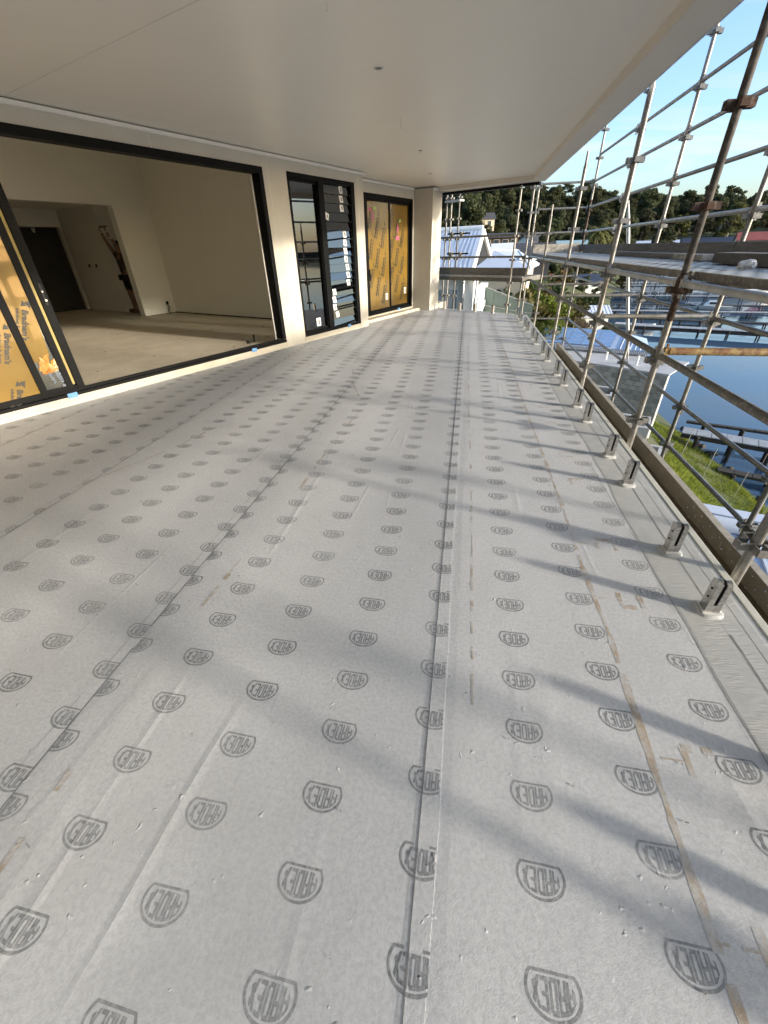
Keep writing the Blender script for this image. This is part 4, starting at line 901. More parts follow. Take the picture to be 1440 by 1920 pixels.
# scaffold across the far end of the deck
standard(*FE(1.91, .18, 0)[:2], -5, 2.66, 'slim scaffold pole in front of the far deck edge left of the corner pair', 'galv', rz=R(-35))
for u, o_, lab in ((-1.17, 1.3, 'leftmost scaffold pole at the far end close to the column'), (-1.03, 1.38, 'second scaffold pole from the column at the far end'), (-.70, 1.3, 'thick twin scaffold pole at the far end in front of the white roof')):
    standard(*FE(u, o_, 0)[:2], -5.2, 2.9, lab, 'galv_dark' if u > -.8 else 'galv', rz=R(-35))
for z, lab in ((1.255, 'lower end rail crossing in front of the white house'), (1.72, 'upper end rail crossing in front of the white roof')):
    ledger(FE(-.62, .32, z), FE(2.22, .32, z), lab, 'galv_dark')
    b_ = MB(FE); b_.tube((-.36, .42, z + .085), (.36, .42, z + .085), .020, 12); o = tag(b_.build('coupler_tube', M['black']), 'short black coupler tube above the ' + lab.split(' crossing')[0], 'scaffold tube', 'short black coupler tubes')
    b_ = MB(FE); b_.box(-.24, -.17, .36, .46, z - .02, z + .12); b_.box(.08, .15, .36, .46, z - .02, z + .12); b_.build('coupler_clamp', M['galv_dark'], o)
b_ = MB(FE); b_.box(-.75, 2.22, .36, .39, .84, 1.01); o = tag(b_.build('toe_board', M['board'], bevel=.003), 'weathered toe board along the end platform beyond the deck', 'toe board')
for k in range(5):
    b_ = MB(FE); o0 = .30 + k * .225; b_.box(-.75, 2.18 - .02 * k, o0, o0 + .215, .70, .815)
    tag(b_.build('scaffold_plank', M['galv_dark' if k else 'board'], bevel=.004), f'{ORD[k]} plank from the deck side of the end platform', 'scaffold plank', 'planks of the end platform')
b_ = MB(FE); b_.box(-.75, 2.18, .285, .298, .79, .835); tag(b_.build('plank_lip', M['galv_light']), 'pale steel lip along the edge of the end platform', 'scaffold tube')
ledger(FE(-.62, .30, -.30), FE(2.22, .30, -.30), 'end rail below deck level at the far end', 'galv')

b_ = MB(FE); b_.box(-1.2, -.65, 1.25, 1.45, 2.60, 2.64); tag(b_.build('high_board', M['cornice'], bevel=.003), 'pale yellow board resting high between the far end scaffold poles', 'board')
# ------------------------------------------------------------------ plants
def leaf_quads(centers, radii, n, size, seed, flat=.8, shell=.35):
    r = np.random.default_rng(seed); C = np.array(centers); Rr = np.array(radii)
    w = Rr[:, 0] * Rr[:, 1]; idx = r.choice(len(C), n, p=w / w.sum())
    d = r.normal(size=(n, 3)); d /= np.linalg.norm(d, axis=1)[:, None]
    rad = (1 - shell * r.random(n) ** 1.5)
    p = C[idx] + d * Rr[idx][:, [0, 0, 1]] * rad[:, None]
    nrm = d * .8 + r.normal(size=(n, 3)) * .6; nrm /= np.linalg.norm(nrm, axis=1)[:, None]
    t = np.cross(nrm, r.normal(size=(n, 3))); t /= np.linalg.norm(t, axis=1)[:, None]; bt = np.cross(nrm, t)
    s = size * r.uniform(.6, 1.4, n)[:, None]
    v = np.stack([p - t * s - bt * s * flat * .4, p + t * s * .2 - bt * s * flat, p + t * s + bt * s * flat * .3, p - t * s * .3 + bt * s * flat], 1).reshape(-1, 3)
    return v, np.arange(4 * n).reshape(-1, 4)
def mesh_np(name, v, f, mat):
    me = bpy.data.meshes.new(name); me.from_pydata([tuple(p) for p in v], [], [tuple(q) for q in f]); me.materials.append(mat); return me
def tree_meshes(seed, mat, h=14, spread=5, n=1500, size=.42, blobs=16, low=.35, trunk_r=.22, bark='bark', tall=1.0):
    r = random.Random(seed); cs = []; rs = []; b = MB()
    b.tube((0, 0, -.5), (r.uniform(-.3, .3), r.uniform(-.3, .3), h * .45), trunk_r, 7, trunk_r * .65)
    for k in range(blobs):
        a = r.uniform(0, 6.28); t = r.random(); z = h * (low + (1 - low) * t ** .8) * .95; rad = spread * r.uniform(.2, .85) * (1 - .55 * t ** 2)
        c = (math.cos(a) * rad, math.sin(a) * rad, z); cs.append(c); q = spread * r.uniform(.16, .34); rs.append((q, q * r.uniform(.55, .85) * tall))
        if k % 2 == 0: b.tube((0, 0, h * r.uniform(.25, .45)), c, trunk_r * .4, 5, trunk_r * .12)
    v, f = leaf_quads(cs, rs, n, size, seed)
    return mesh_np('crown', v, f, mat), b.mesh('trunk', M[bark])
def plant(name, ms, loc, label, cat='tree', group=None, s=1.0, rz=None):
    t = thing(name, label, cat, group, loc); t.scale = (s, s, s); t.rotation_euler = (0, 0, random.uniform(0, 6.28) if rz is None else rz)
    if ms[1]: inst('trunk', ms[1], t)
    inst('crown', ms[0], t); return t
GUM = [tree_meshes(100 + k, M['leaf'], h=15 + (k % 3), spread=5.6, n=6500, size=.27, blobs=42, low=.2) for k in range(6)]
OLV = [tree_meshes(200 + k, M['leaf_olive'], h=13, spread=5.2, n=6000, size=.26, blobs=42, low=.2) for k in range(2)]
TOPG = [tree_meshes(300 + k, M['leaf'], h=18, spread=5.0, n=1500, size=.26, blobs=22, low=.55, tall=.6) for k in range(2)]
BUSH = [tree_meshes(400 + k, M['leaf_dark'], h=3.2, spread=2.0, n=1300, size=.16, blobs=18, low=.12, trunk_r=.06) for k in range(3)]
OBUSH = [tree_meshes(450 + k, M['leaf_olive'], h=3.2, spread=2.0, n=1300, size=.16, blobs=18, low=.12, trunk_r=.06) for k in range(2)]
LIME = tree_meshes(500, M['leaf_yellow'], h=3.4, spread=2.1, n=7500, size=.055, blobs=26, low=.10, trunk_r=.06)
G1 = 'dark eucalypts covering the far hillside'
rt = random.Random(11); placed = []
rows = [(146, 2.6), (166, 3.0), (186, 3.2), (206, 3.4), (226, 3.6), (246, 3.6), (264, 3.6), (280, 3.6)]
for y0, stp in rows:
    x = -34.0
    while x < 190:
        x += stp * rt.uniform(.85, 1.5) * (1.25 if x > 95 else 1.0); y = y0 + rt.uniform(-8, 8)
        s_ = float(np.interp(y, SH_Y, SH_X)) - x if y < 235 else 99
        if s_ < 4 or x > y * .80 or x < -.10 * y: continue
        placed.append((x, y))
for k, (x, y) in enumerate(placed):
    olive = rt.random() < .2; ms = rt.choice(OLV if olive else GUM)
    plant('eucalypt_tree', ms, (x, y, tz(x, y) - .4), 'olive leaved eucalypt among the dark trees of the far hill' if olive else 'dark eucalypt in the dense stand on the far hill', 'tree', 'olive eucalypts on the far hill' if olive else G1, rt.uniform(.62, .95) * (1.0 if y > 200 else .85))
for k, (x, y) in enumerate([(26, 262), (32, 268), (44, 270), (109, 250), (113, 252), (12, 275), (64, 276)]):
    plant('emergent_eucalypt', TOPG[k % 2], (x, y, tz(x, y)), f'tall open crowned eucalypt above the hill skyline, {ORD[[1, 2, 3, 5, 6, 0, 4][k]]} of these from the left', 'tree', 'emergent eucalypts on the skyline', rt.uniform(.8, .95))
# trees and shrubs nearer the houses
near = [(GUM[1], 45.9, 130, .8, 'rounded dark green tree right of the tall outer scaffold pole'), (OLV[0], -9, 95, .75, 'olive tree behind the white roofed house'), (OLV[1], 8, 118, .55, 'olive tree beside the yellow house on the hill'),
        (GUM[2], -2, 105, .85, 'dark tree behind the white gable at left'), (GUM[3], 13, 92, .45, 'small dark tree behind the navy roof'), (GUM[0], 21, 98, .4, 'small dark tree near the palm'), (GUM[4], 30, 116, .5, 'dark tree right of the palm'), (OLV[1], 37, 122, .5, 'brownish tree near the far shore')]
for ms, x, y, s, lab in near: plant('garden_tree', ms, (x, y, tz(x, y)), lab, 'tree', None, s)
sh = [(BUSH[1], 19.0, 83.5, .75, 'shrub before the left half of the navy roofed house'), (OBUSH[0], 21.6, 84, .7, 'olive shrub before the right half of the navy roofed house'), (BUSH[0], 1.8, 31, 1.25, 'dark shrub overhanging the green fence'), (BUSH[1], 3.6, 34, 1.2, 'dark shrub behind the green fence end'), (OBUSH[0], 5.6, 40, 1.0, 'olive shrub behind the lime bush'), (BUSH[2], 8.2, 47, .9, 'dark shrub left of the white shed'),
      (OBUSH[1], 6.6, 33, .9, 'olive shrub right of the lime bush'), (BUSH[0], 7.5, 62, 1.1, 'shrub before the red brick house'), (BUSH[1], 11.5, 72, 1.0, 'shrub right of the red brick house'), (BUSH[2], 9.5, 54, .8, 'low shrub between the shed and the brick house'), (OBUSH[0], 14, 80, 1.2, 'olive shrub by the navy roofed house'),
      (BUSH[1], -.3, 33, 1.1, 'dark shrub at the left end of the green fence'), (BUSH[2], 9.2, 33, .8, 'dark shrub under the bare tree'), (BUSH[0], 10.6, 36, .8, 'dark shrub above the solar roof'), (OBUSH[1], 12.2, 41, .7, 'olive shrub on the lawn above the boat'), (BUSH[2], 3.0, 55, 1.2, 'dark shrub beside the cream wall')]
for ms, x, y, s, lab in sh: plant('garden_shrub', ms, (x, y, tz(x, y) - .1), lab, 'shrub', None, s)
for k in range(34):
    y = rt.uniform(34, 112); x = rt.uniform(2.5, float(np.interp(y, SH_Y, SH_X)) - 3.0)
    if any(math.hypot(x - a, (y - b) * .35) < c for a, b, c in ((13.4, 55, 3.2), (10.6, 55.5, 2.2), (20.2, 88, 3), (14.2, 91, 3.5), (25.6, 110, 2.5), (12, 61, 3))): continue
    plant('garden_shrub', (BUSH + OBUSH)[k % 5], (x, y, tz(x, y) - .1), 'rounded shrub among the gardens between the houses and the shore', 'shrub', 'shrubs in the shore gardens', rt.uniform(.45, .85))
plant('lime_bush', LIME, (4.5, 27.5, -5.0), 'bright lime yellow leaved bush beyond the far deck corner', 'shrub', None, 1.22)
plant('olive_bush', OBUSH[1], (3.2, 26.5, -4.8), 'olive brown bush left of the lime bush', 'shrub', None, 1.25)
plant('olive_bush', OBUSH[0], (6.3, 27.0, -5.2), 'olive bush right of the lime bush above the solar roof', 'shrub', None, .85)
# clipped hedge
cs = [(i * .55, 0, .7) for i in range(9)]; v, f = leaf_quads(cs, [(.5, .8)] * 9, 2600, .09, 9)
hg = thing('clipped_hedge', 'long dark green clipped hedge behind the white shed', 'hedge', None, (11.8, 61.5, tz(13, 61.5))); inst('crown', mesh_np('crown', v, f, M['leaf_dark']), hg)
# bare tree
bt = thing('bare_tree', 'leafless brown branching tree in front of the white shed', 'tree', None, (9.2, 35.5, tz(9.2, 35.5)))
b_ = MB(); rb = random.Random(3)
def branch(p, d, l, r, n):
    q = p + d * l; b_.tube(p, q, r, 5, r * .62, False)
    if n:
        for _ in range(3 if n > 1 else 2):
            dd = (d + Vector((rb.uniform(-.7, .7), rb.uniform(-.7, .7), rb.uniform(-.1, .6)))).normalized(); branch(q, dd, l * rb.uniform(.6, .9), r * .6, n - 1)
for k in range(4): branch(Vector((0, 0, -.2)), Vector((rb.uniform(-.45, .45), rb.uniform(-.45, .45), 1)).normalized(), 1.0, .055, 4)
b_.build('branches', M['bare'], bt)
# palm
pm = thing('palm_tree', 'feathery date palm among the dark trees beside the teal roof', 'palm tree', None, (25.6, 110, tz(25.6, 110)))
zt_ = 3.4 - tz(25.6, 110); b_ = MB(); b_.tube((0, 0, -.3), (0, 0, zt_), .32, 8, .26); b_.build('trunk', M['bare'], pm)
b_ = MB()
for k in range(34):
    a = k * 2.4; el = R(75 - 95 * (k / 34)); pr = None
    for j in range(8):
        t = j / 7; rr_ = 3.0 * t * math.cos(el * (1 - .3 * t)); z = zt_ + 3.0 * t * math.sin(el) - 2.0 * t * t; c = Vector((math.cos(a) * rr_, math.sin(a) * rr_, z)); s = Vector((-math.sin(a), math.cos(a), 0)) * (.34 * math.sin(math.pi * (t * .9 + .08)))
        cur = (c + s - Vector((0, 0, .12)), c, c - s - Vector((0, 0, .12)))
        if pr: b_.poly([pr[0], pr[1], cur[1], cur[0]]); b_.poly([pr[1], pr[2], cur[2], cur[1]])
        pr = cur
b_.build('crown', M['leaf_olive'], pm)
# grass bank between the house and the water
r = np.random.default_rng(4); n = 75000
gxp = r.uniform(5.2, 13.4, n); gyp = r.uniform(7.0, 25, n)
keep = (np.interp(gyp, SH_Y, SH_X) - gxp > .15 + .3 * np.sin(gyp * 1.7)) & ~((gyp > 18.0) & (gxp < 9.2)); gxp, gyp = gxp[keep], gyp[keep]; n = len(gxp)
clump = .5 + .5 * np.sin(gxp * 2.1 + np.sin(gyp * 1.3) * 2) * np.cos(gyp * 1.9 + 1)
hh = r.uniform(.07, .17, n) * (.55 + .9 * clump); an = r.uniform(0, 6.28, n); lean = r.uniform(.1, .6, n) * hh; w = .011
z0 = terrain(gxp, gyp) - .03; dx, dy = np.cos(an), np.sin(an); la = r.normal(.9, .9, n); lx, ly = np.cos(la) * lean, np.sin(la) * lean
v = np.stack([np.stack([gxp - dx * w, gyp - dy * w, z0], -1), np.stack([gxp + dx * w, gyp + dy * w, z0], -1), np.stack([gxp + lx + dx * w * .5, gyp + ly + dy * w * .5, z0 + hh * .7], -1), np.stack([gxp + lx * 1.8, gyp + ly * 1.8, z0 + hh], -1)], 1).reshape(-1, 3)
tag(inst('bank_grass', mesh_np('bank_grass', v, np.arange(4 * n).reshape(-1, 4), M['grass'])), 'long bright green grass on the bank above the water', 'grass', None, 'stuff')
for k, (x, y, l, lab) in enumerate([(9.9, 18.9, 1.5, 'thin wire fence stake on the bank nearest the block wall'), (10.6, 18.0, 1.3, 'thin fence stake, second from the block wall'), (11.2, 16.6, 1.2, 'fence stake in the middle of the grass bank'), (11.3, 15.0, 1.2, 'fence stake beside a leaning twin on the bank'),
                                    (11.45, 14.6, 1.0, 'leaning twin stake on the bank'), (11.0, 13.2, 1.2, 'fence stake above the near jetty end'), (10.6, 11.6, 1.2, 'fence stake lowest to the right on the bank')]):
    b_ = MB(); b_.tube((0, 0, -.2), (.12, .05, l), .014, 6); tag(b_.build('fence_stake', M['galv_light'], None, (x, y, tz(x, y))), lab, 'stake', 'steel stakes on the grass bank')
# rocks at the water's edge
ic = bmesh.new(); bmesh.ops.create_icosphere(ic, subdivisions=2, radius=1)
for v_ in ic.verts: v_.co *= 1 + random.uniform(-.25, .25)
rm = bpy.data.meshes.new('shore_rock'); ic.to_mesh(rm); ic.free(); rm.materials.append(M['rock'])
for k in range(30):
    y = 10 + 16 * k / 29 + random.uniform(-.3, .3); x = float(np.interp(y, SH_Y, SH_X)) - random.uniform(-.45, .15)
    tag(inst('shore_rock', rm, None, (x, y, tz(x, y) + .1), (random.random() * 3, random.random() * 3, random.random() * 3), (random.uniform(.15, .35), random.uniform(.15, .35), random.uniform(.08, .18))), 'dark rock at the waterline below the grass bank', 'rock', 'rocks along the waterline')

# ------------------------------------------------------------------ neighbouring buildings
def gable(name, label, cx, cy, z0, L_, W_, h, rise, rz, wall, roof, over=.35, wins=(), ribs=0, gable_mat=None, extra=None, cat='house'):
    """ridge along local x"""
    t = thing(name, label, cat, None, (cx, cy, z0)); t.rotation_euler = (0, 0, rz)
    b = MB(); b.box(-L_ / 2, L_ / 2, -W_ / 2, W_ / 2, -2.5, h); b.add([(s * L_ / 2 * .999, y, z) for s in (-1, 1) for y, z in ((-W_ / 2, h), (W_ / 2, h), (0, h + rise))], [(0, 1, 2), (3, 5, 4)]); b.build('wall', M[wall], t)
    b = MB(); k = rise / (W_ / 2); hl = L_ / 2 + over; e = W_ / 2 + over
    for s in (-1, 1): b.add([(-hl, s * e, h - over * k + .03), (hl, s * e, h - over * k + .03), (hl, 0, h + rise + .03), (-hl, 0, h + rise + .03), (-hl, s * e, h - over * k + .15), (hl, s * e, h - over * k + .15), (hl, 0, h + rise + .15), (-hl, 0, h + rise + .15)], [(0, 1, 2, 3), (4, 5, 6, 7), (0, 1, 5, 4), (0, 3, 7, 4), (1, 2, 6, 5)])
    ro = b.build('roof', M[roof], t)
    if ribs:
        for s in (-1, 1):
            n_ = int(2 * hl / ribs); b = MB()
            for q in range(n_ + 1):
                x = -hl + q * ribs; b.add([(x, s * e, h - over * k + .15), (x + .05, s * e, h - over * k + .15), (x + .05, 0, h + rise + .15), (x, 0, h + rise + .15), (x + .025, s * e, h - over * k + .195), (x + .025, 0, h + rise + .195)], [(0, 4, 5, 3), (4, 1, 2, 5), (0, 1, 4)])
            b.build('roof_ribs', M[roof], ro)
    for (face, c, z, w, hh_) in wins:
        b = MB(); g = MB()
        if face in 'fb':
            y = -W_ / 2 if face == 'f' else W_ / 2; s = -1 if face == 'f' else 1
            b.box(c - w / 2 - .06, c + w / 2 + .06, min(y, y + s * .06), max(y, y + s * .06), z - .06, z + hh_ + .06); g.box(c - w / 2, c + w / 2, min(y + s * .06, y + s * .075), max(y + s * .06, y + s * .075), z, z + hh_)
        else:
            x = -L_ / 2 if face == 'l' else L_ / 2; s = -1 if face == 'l' else 1
            b.box(min(x, x + s * .06), max(x, x + s * .06), c - w / 2 - .06, c + w / 2 + .06, z - .06, z + hh_ + .06); g.box(min(x + s * .06, x + s * .075), max(x + s * .06, x + s * .075), c - w / 2, c + w / 2, z, z + hh_)
        fo_ = b.build('window', M['white'], t); g.build('pane', M['pane'], fo_)
    return t
# white roofed house just beyond the end of the deck
wh = thing('white_house', 'white weatherboard house with big pale ribbed roof beyond the far deck end', 'house', None, (0, 0, 0))
ra = Vector((-3.4, 25.5, 2.06)); rb_ = Vector((.40, 24.2, 2.10)); ea = Vector((-3.9, 20.6, .62)); eb = Vector((.02, 19.9, .66)); rc = Vector((.93, 26.6, 1.05)); rd = Vector((-3.0, 28.5, 1.0))
b_ = MB(); up = Vector((0, 0, .09))
for q in ([ra, rb_, eb, ea], [ra, rd, rc, rb_]): b_.add([tuple(p) for p in q] + [tuple(p + up) for p in q], [(0, 1, 2, 3), (4, 5, 6, 7), (0, 1, 5, 4), (1, 2, 6, 5), (2, 3, 7, 6), (3, 0, 4, 7)])
ro = b_.build('roof', M['metal_white'], wh)
b_ = MB()
for k in range(1, 22):
    t = k / 22; p, q = ra.lerp(rb_, t) + up, ea.lerp(eb, t) + up; b_.obox((p + q) / 2 + Vector((0, 0, .006)), (q - p) / 2, (rb_ - ra).normalized() * .012, (0, 0, .006))
b_.build('roof_ribs', M['metal_roof_l'], ro)
b_ = MB(); b_.tube(ra + up * 1.3, rb_ + up * 1.3, .13, 8); b_.build('ridge_cap', M['white'], ro)
b_ = MB(); b_.obox((ea + eb) / 2 + Vector((0, -.06, -.02)), (eb - ea) / 2, (0, .09, 0), (0, 0, .09)); b_.build('gutter', M['galv_dark'], ro)
b_ = MB(); b_.obox((rb_ + eb) / 2 + Vector((.05, 0, -.04)), (eb - rb_) / 2, (.05, .02, 0), (0, 0, .12)); b_.obox((rb_ + rc) / 2 + Vector((.05, 0, -.02)), (rc - rb_) / 2, (.05, .02, 0), (0, 0, .12)); b_.build('barge_board', M['white'], wh)
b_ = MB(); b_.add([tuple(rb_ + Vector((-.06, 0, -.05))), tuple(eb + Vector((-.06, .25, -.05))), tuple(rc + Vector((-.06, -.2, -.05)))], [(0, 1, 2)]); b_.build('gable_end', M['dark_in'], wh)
b_ = MB(); b_.prism([(-3.9, 20.9), (-.30, 20.25), (.20, 26.2), (-2.9, 28)], -6.5, .58); b_.build('wall', M['white'], wh)
for k in range(9):
    b_ = MB(); zz = -2.2 + k * .3; b_.obox((-2.05, 20.545, zz), (1.83, -.322, 0), (.004, .02, 0), (0, 0, .012)); b_.build('weatherboard', M['white'], wh)
for cx, w in ((-1.55, .42), (-.78, .30)):
    b_ = MB(); cy = 20.9 - (cx + 3.9) * .1766; b_.obox((cx, cy - .05, -.75), (w * .985, -w * .174, 0), (.01, .04, 0), (0, 0, .8)); wn = b_.build('window', M['white'], wh)
    b_ = MB(); b_.obox((cx, cy - .10, -.75), (w * .85, -w * .15, 0), (.002, .01, 0), (0, 0, .70)); b_.build('pane', pmat('louvre_pane', (.25, .32, .38), (.2, .26, .32), 3, rough=.2), wn)
    b_ = MB()
    for q in range(8): b_.obox((cx - w * .75 + q * w * .21, cy - .115, -.40), (.012, 0, 0), (0, .004, 0), (0, 0, .34))
    b_.build('pane_bars', M['white'], wn)
b_ = MB(); b_.prism([(-.22, 19.9), (.15, 19.85), (.25, 20.4), (-.15, 20.45)], -4, .62); b_.build('corner_post', M['white'], wh)
b_ = MB(); b_.prism([(.05, 20.2), (.42, 20.5), (.95, 25.8), (.6, 26)], -4, -.15); b_.build('verandah_wall', M['white'], wh)
b_ = MB(); b_.path([(-.35, 19.8, .45), (-.2, 19.75, .36), (.2, 19.75, .36), (.28, 19.7, .62)], .07, 8); b_.path([(.28, 19.7, .62), (.22, 20.0, -3.5)], .05, 8); b_.build('downpipe', M['white'], wh)
b_ = MB(); b_.obox((.55, 22.6, -.62), (.23, 2.6, .10), (.02, -.002, 0), (0, 0, .35)); b_.build('glass_balustrade', M['greenpanel'], wh)
b_ = MB(); b_.obox((.62, 22.4, -1.02), (.28, 2.7, .22), (.06, 0, 0), (0, 0, .10))
b_.build('balcony_edge', M['white'], wh)
# low white roofs behind it
lr = thing('low_roofed_house', 'low house with broad pale blue hipped roofs right of the white gable', 'house', None, (0, 0, 0))
b_ = MB(); b_.prism([(.3, 30.2), (3.2, 29.2), (4.2, 34), (1, 35.5)], -6, .30); b_.build('wall', M['cream'], lr)
hip = [(.0, 29.6, .42), (3.35, 28.6, .40), (4.6, 34.4, .42), (.7, 36.2, .44)]; r0, r1 = (1.3, 31.6, 1.28), (2.9, 32.6, 1.22)
b_ = MB(); b_.add(hip + [r0, r1], [(0, 1, 4), (1, 5, 4), (1, 2, 5), (2, 3, 4, 5), (3, 0, 4)]); b_.add([(x, y, z - .12) for x, y, z in hip] + hip, [(0, 1, 5, 4), (1, 2, 6, 5), (2, 3, 7, 6), (3, 0, 4, 7)]); b_.build('roof', M['metal_white'], lr)
b_ = MB(); b_.add([(-.2, 31.2, 1.15), (.9, 31.0, .85), (1.5, 30.0, .55), (.2, 30.0, .65)], [(0, 1, 2, 3)]); b_.build('roof_valley', M['metal_roof_l'], lr)
b_ = MB(); b_.path([hip[1], r1], .05, 6); b_.path([hip[0], r0], .05, 6); b_.path([r0, r1], .05, 6); b_.build('ridge_cap', M['white'], lr)
b_ = MB(); b_.obox((3.3, 30.2, .80), (.5, .1, 0), (0, .4, 0), (0, 0, .06)); b_.obox((3.0, 29.9, .6), (.03, 0, 0), (0, .03, 0), (0, 0, .2)); b_.obox((3.7, 30.2, .6), (.03, 0, 0), (0, .03, 0), (0, 0, .2)); b_.build('roof_unit', M['white'], lr)
gable('dark_roofed_house', 'charcoal roofed house with a white skylight behind the pale roofs', 2.6, 47, -2.2, 9, 6, 2.6, 1.1, R(-8), 'charcoal', 'charcoal')
b_ = MB(); b_.obox((2.65, 44.9, 1.42), (1.05, -.1, .02), (0, .5, .22), (0, 0, .05)); tag(b_.build('skylight', M['white']), 'white skylight lying on the charcoal roof', 'skylight')
gable('brick_house', 'red brick house with white windows seen under the high platform', 14.2, 91, -3.8, 5.6, 7, 3.6, 1.2, R(-5), 'brick', 'charcoal', wins=[('f', -.6, 2.0, 1.5, 1.0), ('f', 1.4, 2.0, 1.6, 1.0), ('l', 0, 1.6, 1.2, 1.1)])
gable('cream_house', 'small cream rendered house left of the red brick house', 8.8, 88, -3.0, 4.2, 6, 2.6, 1.0, R(0), 'cream', 'charcoal', wins=[('f', 0, .9, 1.4, 1.0)])
gable('yellow_house', 'yellow house with grey hipped roof high on the wooded hill', 2.3, 141, 5.4, 5, 5, 2.3, 1.3, R(10), 'cream', 'charcoal', wins=[('f', -1.2, .7, .9, 1.1), ('f', 1.2, .7, .9, 1.1)])
gable('verandah_house', 'long low house with a posted verandah below the yellow house', 4.4, 84, .6, 5.6, 5, 2.0, .5, R(-3), 'timber', 'charcoal', wins=[('f', -2, .4, .8, 1.3), ('f', -.6, .4, .8, 1.3), ('f', .8, .4, .8, 1.3), ('f', 2.1, .4, .8, 1.3)])
gable('navy_roofed_house', 'white house with a navy blue roof near the shore', 20.2, 88, -5.2, 4.6, 4, 1.2, .8, R(5), 'white', 'navy', wins=[('f', -1.0, .3, 1.0, .6), ('f', 1.0, .3, 1.0, .6)])
gable('white_shed', 'white gabled shed on the shore lawn behind the bare tree', 13.4, 55, -6.6, 3.9, 2.8, 1.25, .75, R(8), 'white', 'metal_white', wins=[('f', 1.2, .3, .6, .6)], ribs=.4, cat='shed')
gable('garden_shed', 'smaller white garden shed left of the white gabled shed', 10.6, 55.5, -6.0, 2.0, 2.2, 1.2, .4, R(4), 'white', 'metal_white', ribs=.4, cat='shed')
gable('teal_roofed_house', 'house with pale teal roof beside the palm', 22.0, 122, .0, 8, 5, 1.3, .7, R(-4), 'white', 'teal', wins=[('f', 0, .3, 2, .7)])
gable('grey_roofed_house', 'grey roofed cottage half hidden by trees above the platform end', 13.2, 112, .6, 6, 5, 1.4, 1.1, R(35), 'white', 'charcoal')
gable('red_roofed_house', 'house with broad red tiled roof at the right edge', 87.5, 170, -2.6, 13, 9, 3.6, 2.0, R(-20), 'cream', 'redroof', wins=[('f', -3, 1, 2, 1.4), ('f', 3, 1, 2, 1.4)])
gable('blue_roofed_house', 'long dark blue roofed house left of the red tiled one', 83, 192, -3.6, 18, 9, 4.0, 1.6, R(-15), 'white', 'navy', wins=[('f', -6, 1, 2, 1.4), ('f', 0, 1, 2, 1.4)])
gable('hill_house', 'teal gabled house alone among the trees on the right hillside', 93, 208, 4.5, 4.0, 3.2, 1.5, 1.3, R(60), 'white', 'teal', wins=[('l', 0, 1, 1.2, 1.2)])
gable('white_boathouse', 'low white boathouse on the far shore behind the toe board', 51.5, 151, -5.2, 10, 6, 5.4, 1.3, R(-18), 'white', 'metal_white', wins=[('f', -2, 3.0, 2, 1.2), ('f', 2, 3.0, 2, 1.2)], cat='boathouse')
gable('pale_hill_house', 'pale cottage partly hidden at the upper right of the wooded hill', 124, 196, 6.5, 10, 7, 3.5, 2.0, R(-35), 'cream', 'galv_light', wins=[('f', 0, 1, 2, 1.4)])

# green panel fence below the far deck edge
gf = thing('panel_fence', 'grey green panel fence sloping down beyond the far deck edge', 'fence', None, (0, 0, 0))
p0, p1 = Vector((.62, 24.0, -.20)), Vector((3.1, 23.0, -1.0))
for k in range(4):
    a_, c_ = p0.lerp(p1, k / 4), p0.lerp(p1, (k + 1) / 4 - .006)
    b_ = MB(); b_.add([(a_.x, a_.y, a_.z), (c_.x, c_.y, c_.z), (c_.x, c_.y, -5), (a_.x, a_.y, -5), (a_.x, a_.y + .05, a_.z), (c_.x, c_.y + .05, c_.z), (c_.x, c_.y + .05, -5), (a_.x, a_.y + .05, -5)], [(0, 1, 2, 3), (4, 5, 6, 7), (0, 1, 5, 4), (1, 2, 6, 5), (0, 3, 7, 4)]); b_.build('fence_panel', M['greenpanel'], gf)
b_ = MB(); b_.path([p0 + Vector((0, -.03, .03)), p1 + Vector((0, -.03, .03))], .025, 6); b_.path([(.6, 23.9, -1.02), (3.1, 22.9, -1.32)], .018, 6); b_.build('top_rail', M['galv_light'], gf)

# grey concrete-block building below, with pale slab and solar roof
bb = thing('block_building', 'grey concrete block building with pale slab and ribbed metal roof below the scaffold', 'building', None, (0, 0, 0))
def BP(u, o, z): return tuple(Vector((8.56, 19.5, 0)) - ED * u + EN * o + Vector((0, 0, z)))       # u runs left from the right corner
bl_me = {}
def course_wall(u0, u1, o, z0, z1, skip=None):
    row_ = 0; z = z0
    while z < z1 - .05:
        u = u0 + (0 if row_ % 2 == 0 else -.2); 
        while u < u1 - .01:
            a, c = max(u, u0), min(u + .39, u1)
            if c - a > .05:
                key = round(c - a, 2)
                if key not in bl_me:
                    b = MB(); b.box(0, key, 0, .09, 0, .19); bl_me[key] = b.mesh('concrete_block', M['block'])
                ob = inst('concrete_block', bl_me[key], bb, BP(a, -.045 + random.uniform(-.006, .004), z), (0, 0, math.atan2(-ED.y, -ED.x)))
            u += .40
        z += .20; row_ += 1
b_ = MB(BP); b_.box(0.0, 6.0, -.05, .20, -8.8, -3.30)
b_.build('mortar_backing', M['mortar'], bb)
course_wall(0.0, 5.2, -.15, -6.30, -3.31)
b_ = MB(BP); b_.box(-.02, 6.2, -.06, 2.9, -3.298, -3.24); b_.build('roof_slab', M['slab'], bb)
RO, RD, RN = Vector((8.796, 22.858, 0)), Vector((-.923, .385, 0)), Vector((.385, .923, 0))
def RP(u, v, z): return tuple(RO + RD * u + RN * v + Vector((0, 0, z)))
rrz = math.atan2(RD.y, RD.x)
b_ = MB(RP); b_.box(.1, 6.2, .02, .3, -6.0, -3.16); b_.build('upper_wall', M['mortar'], bb)
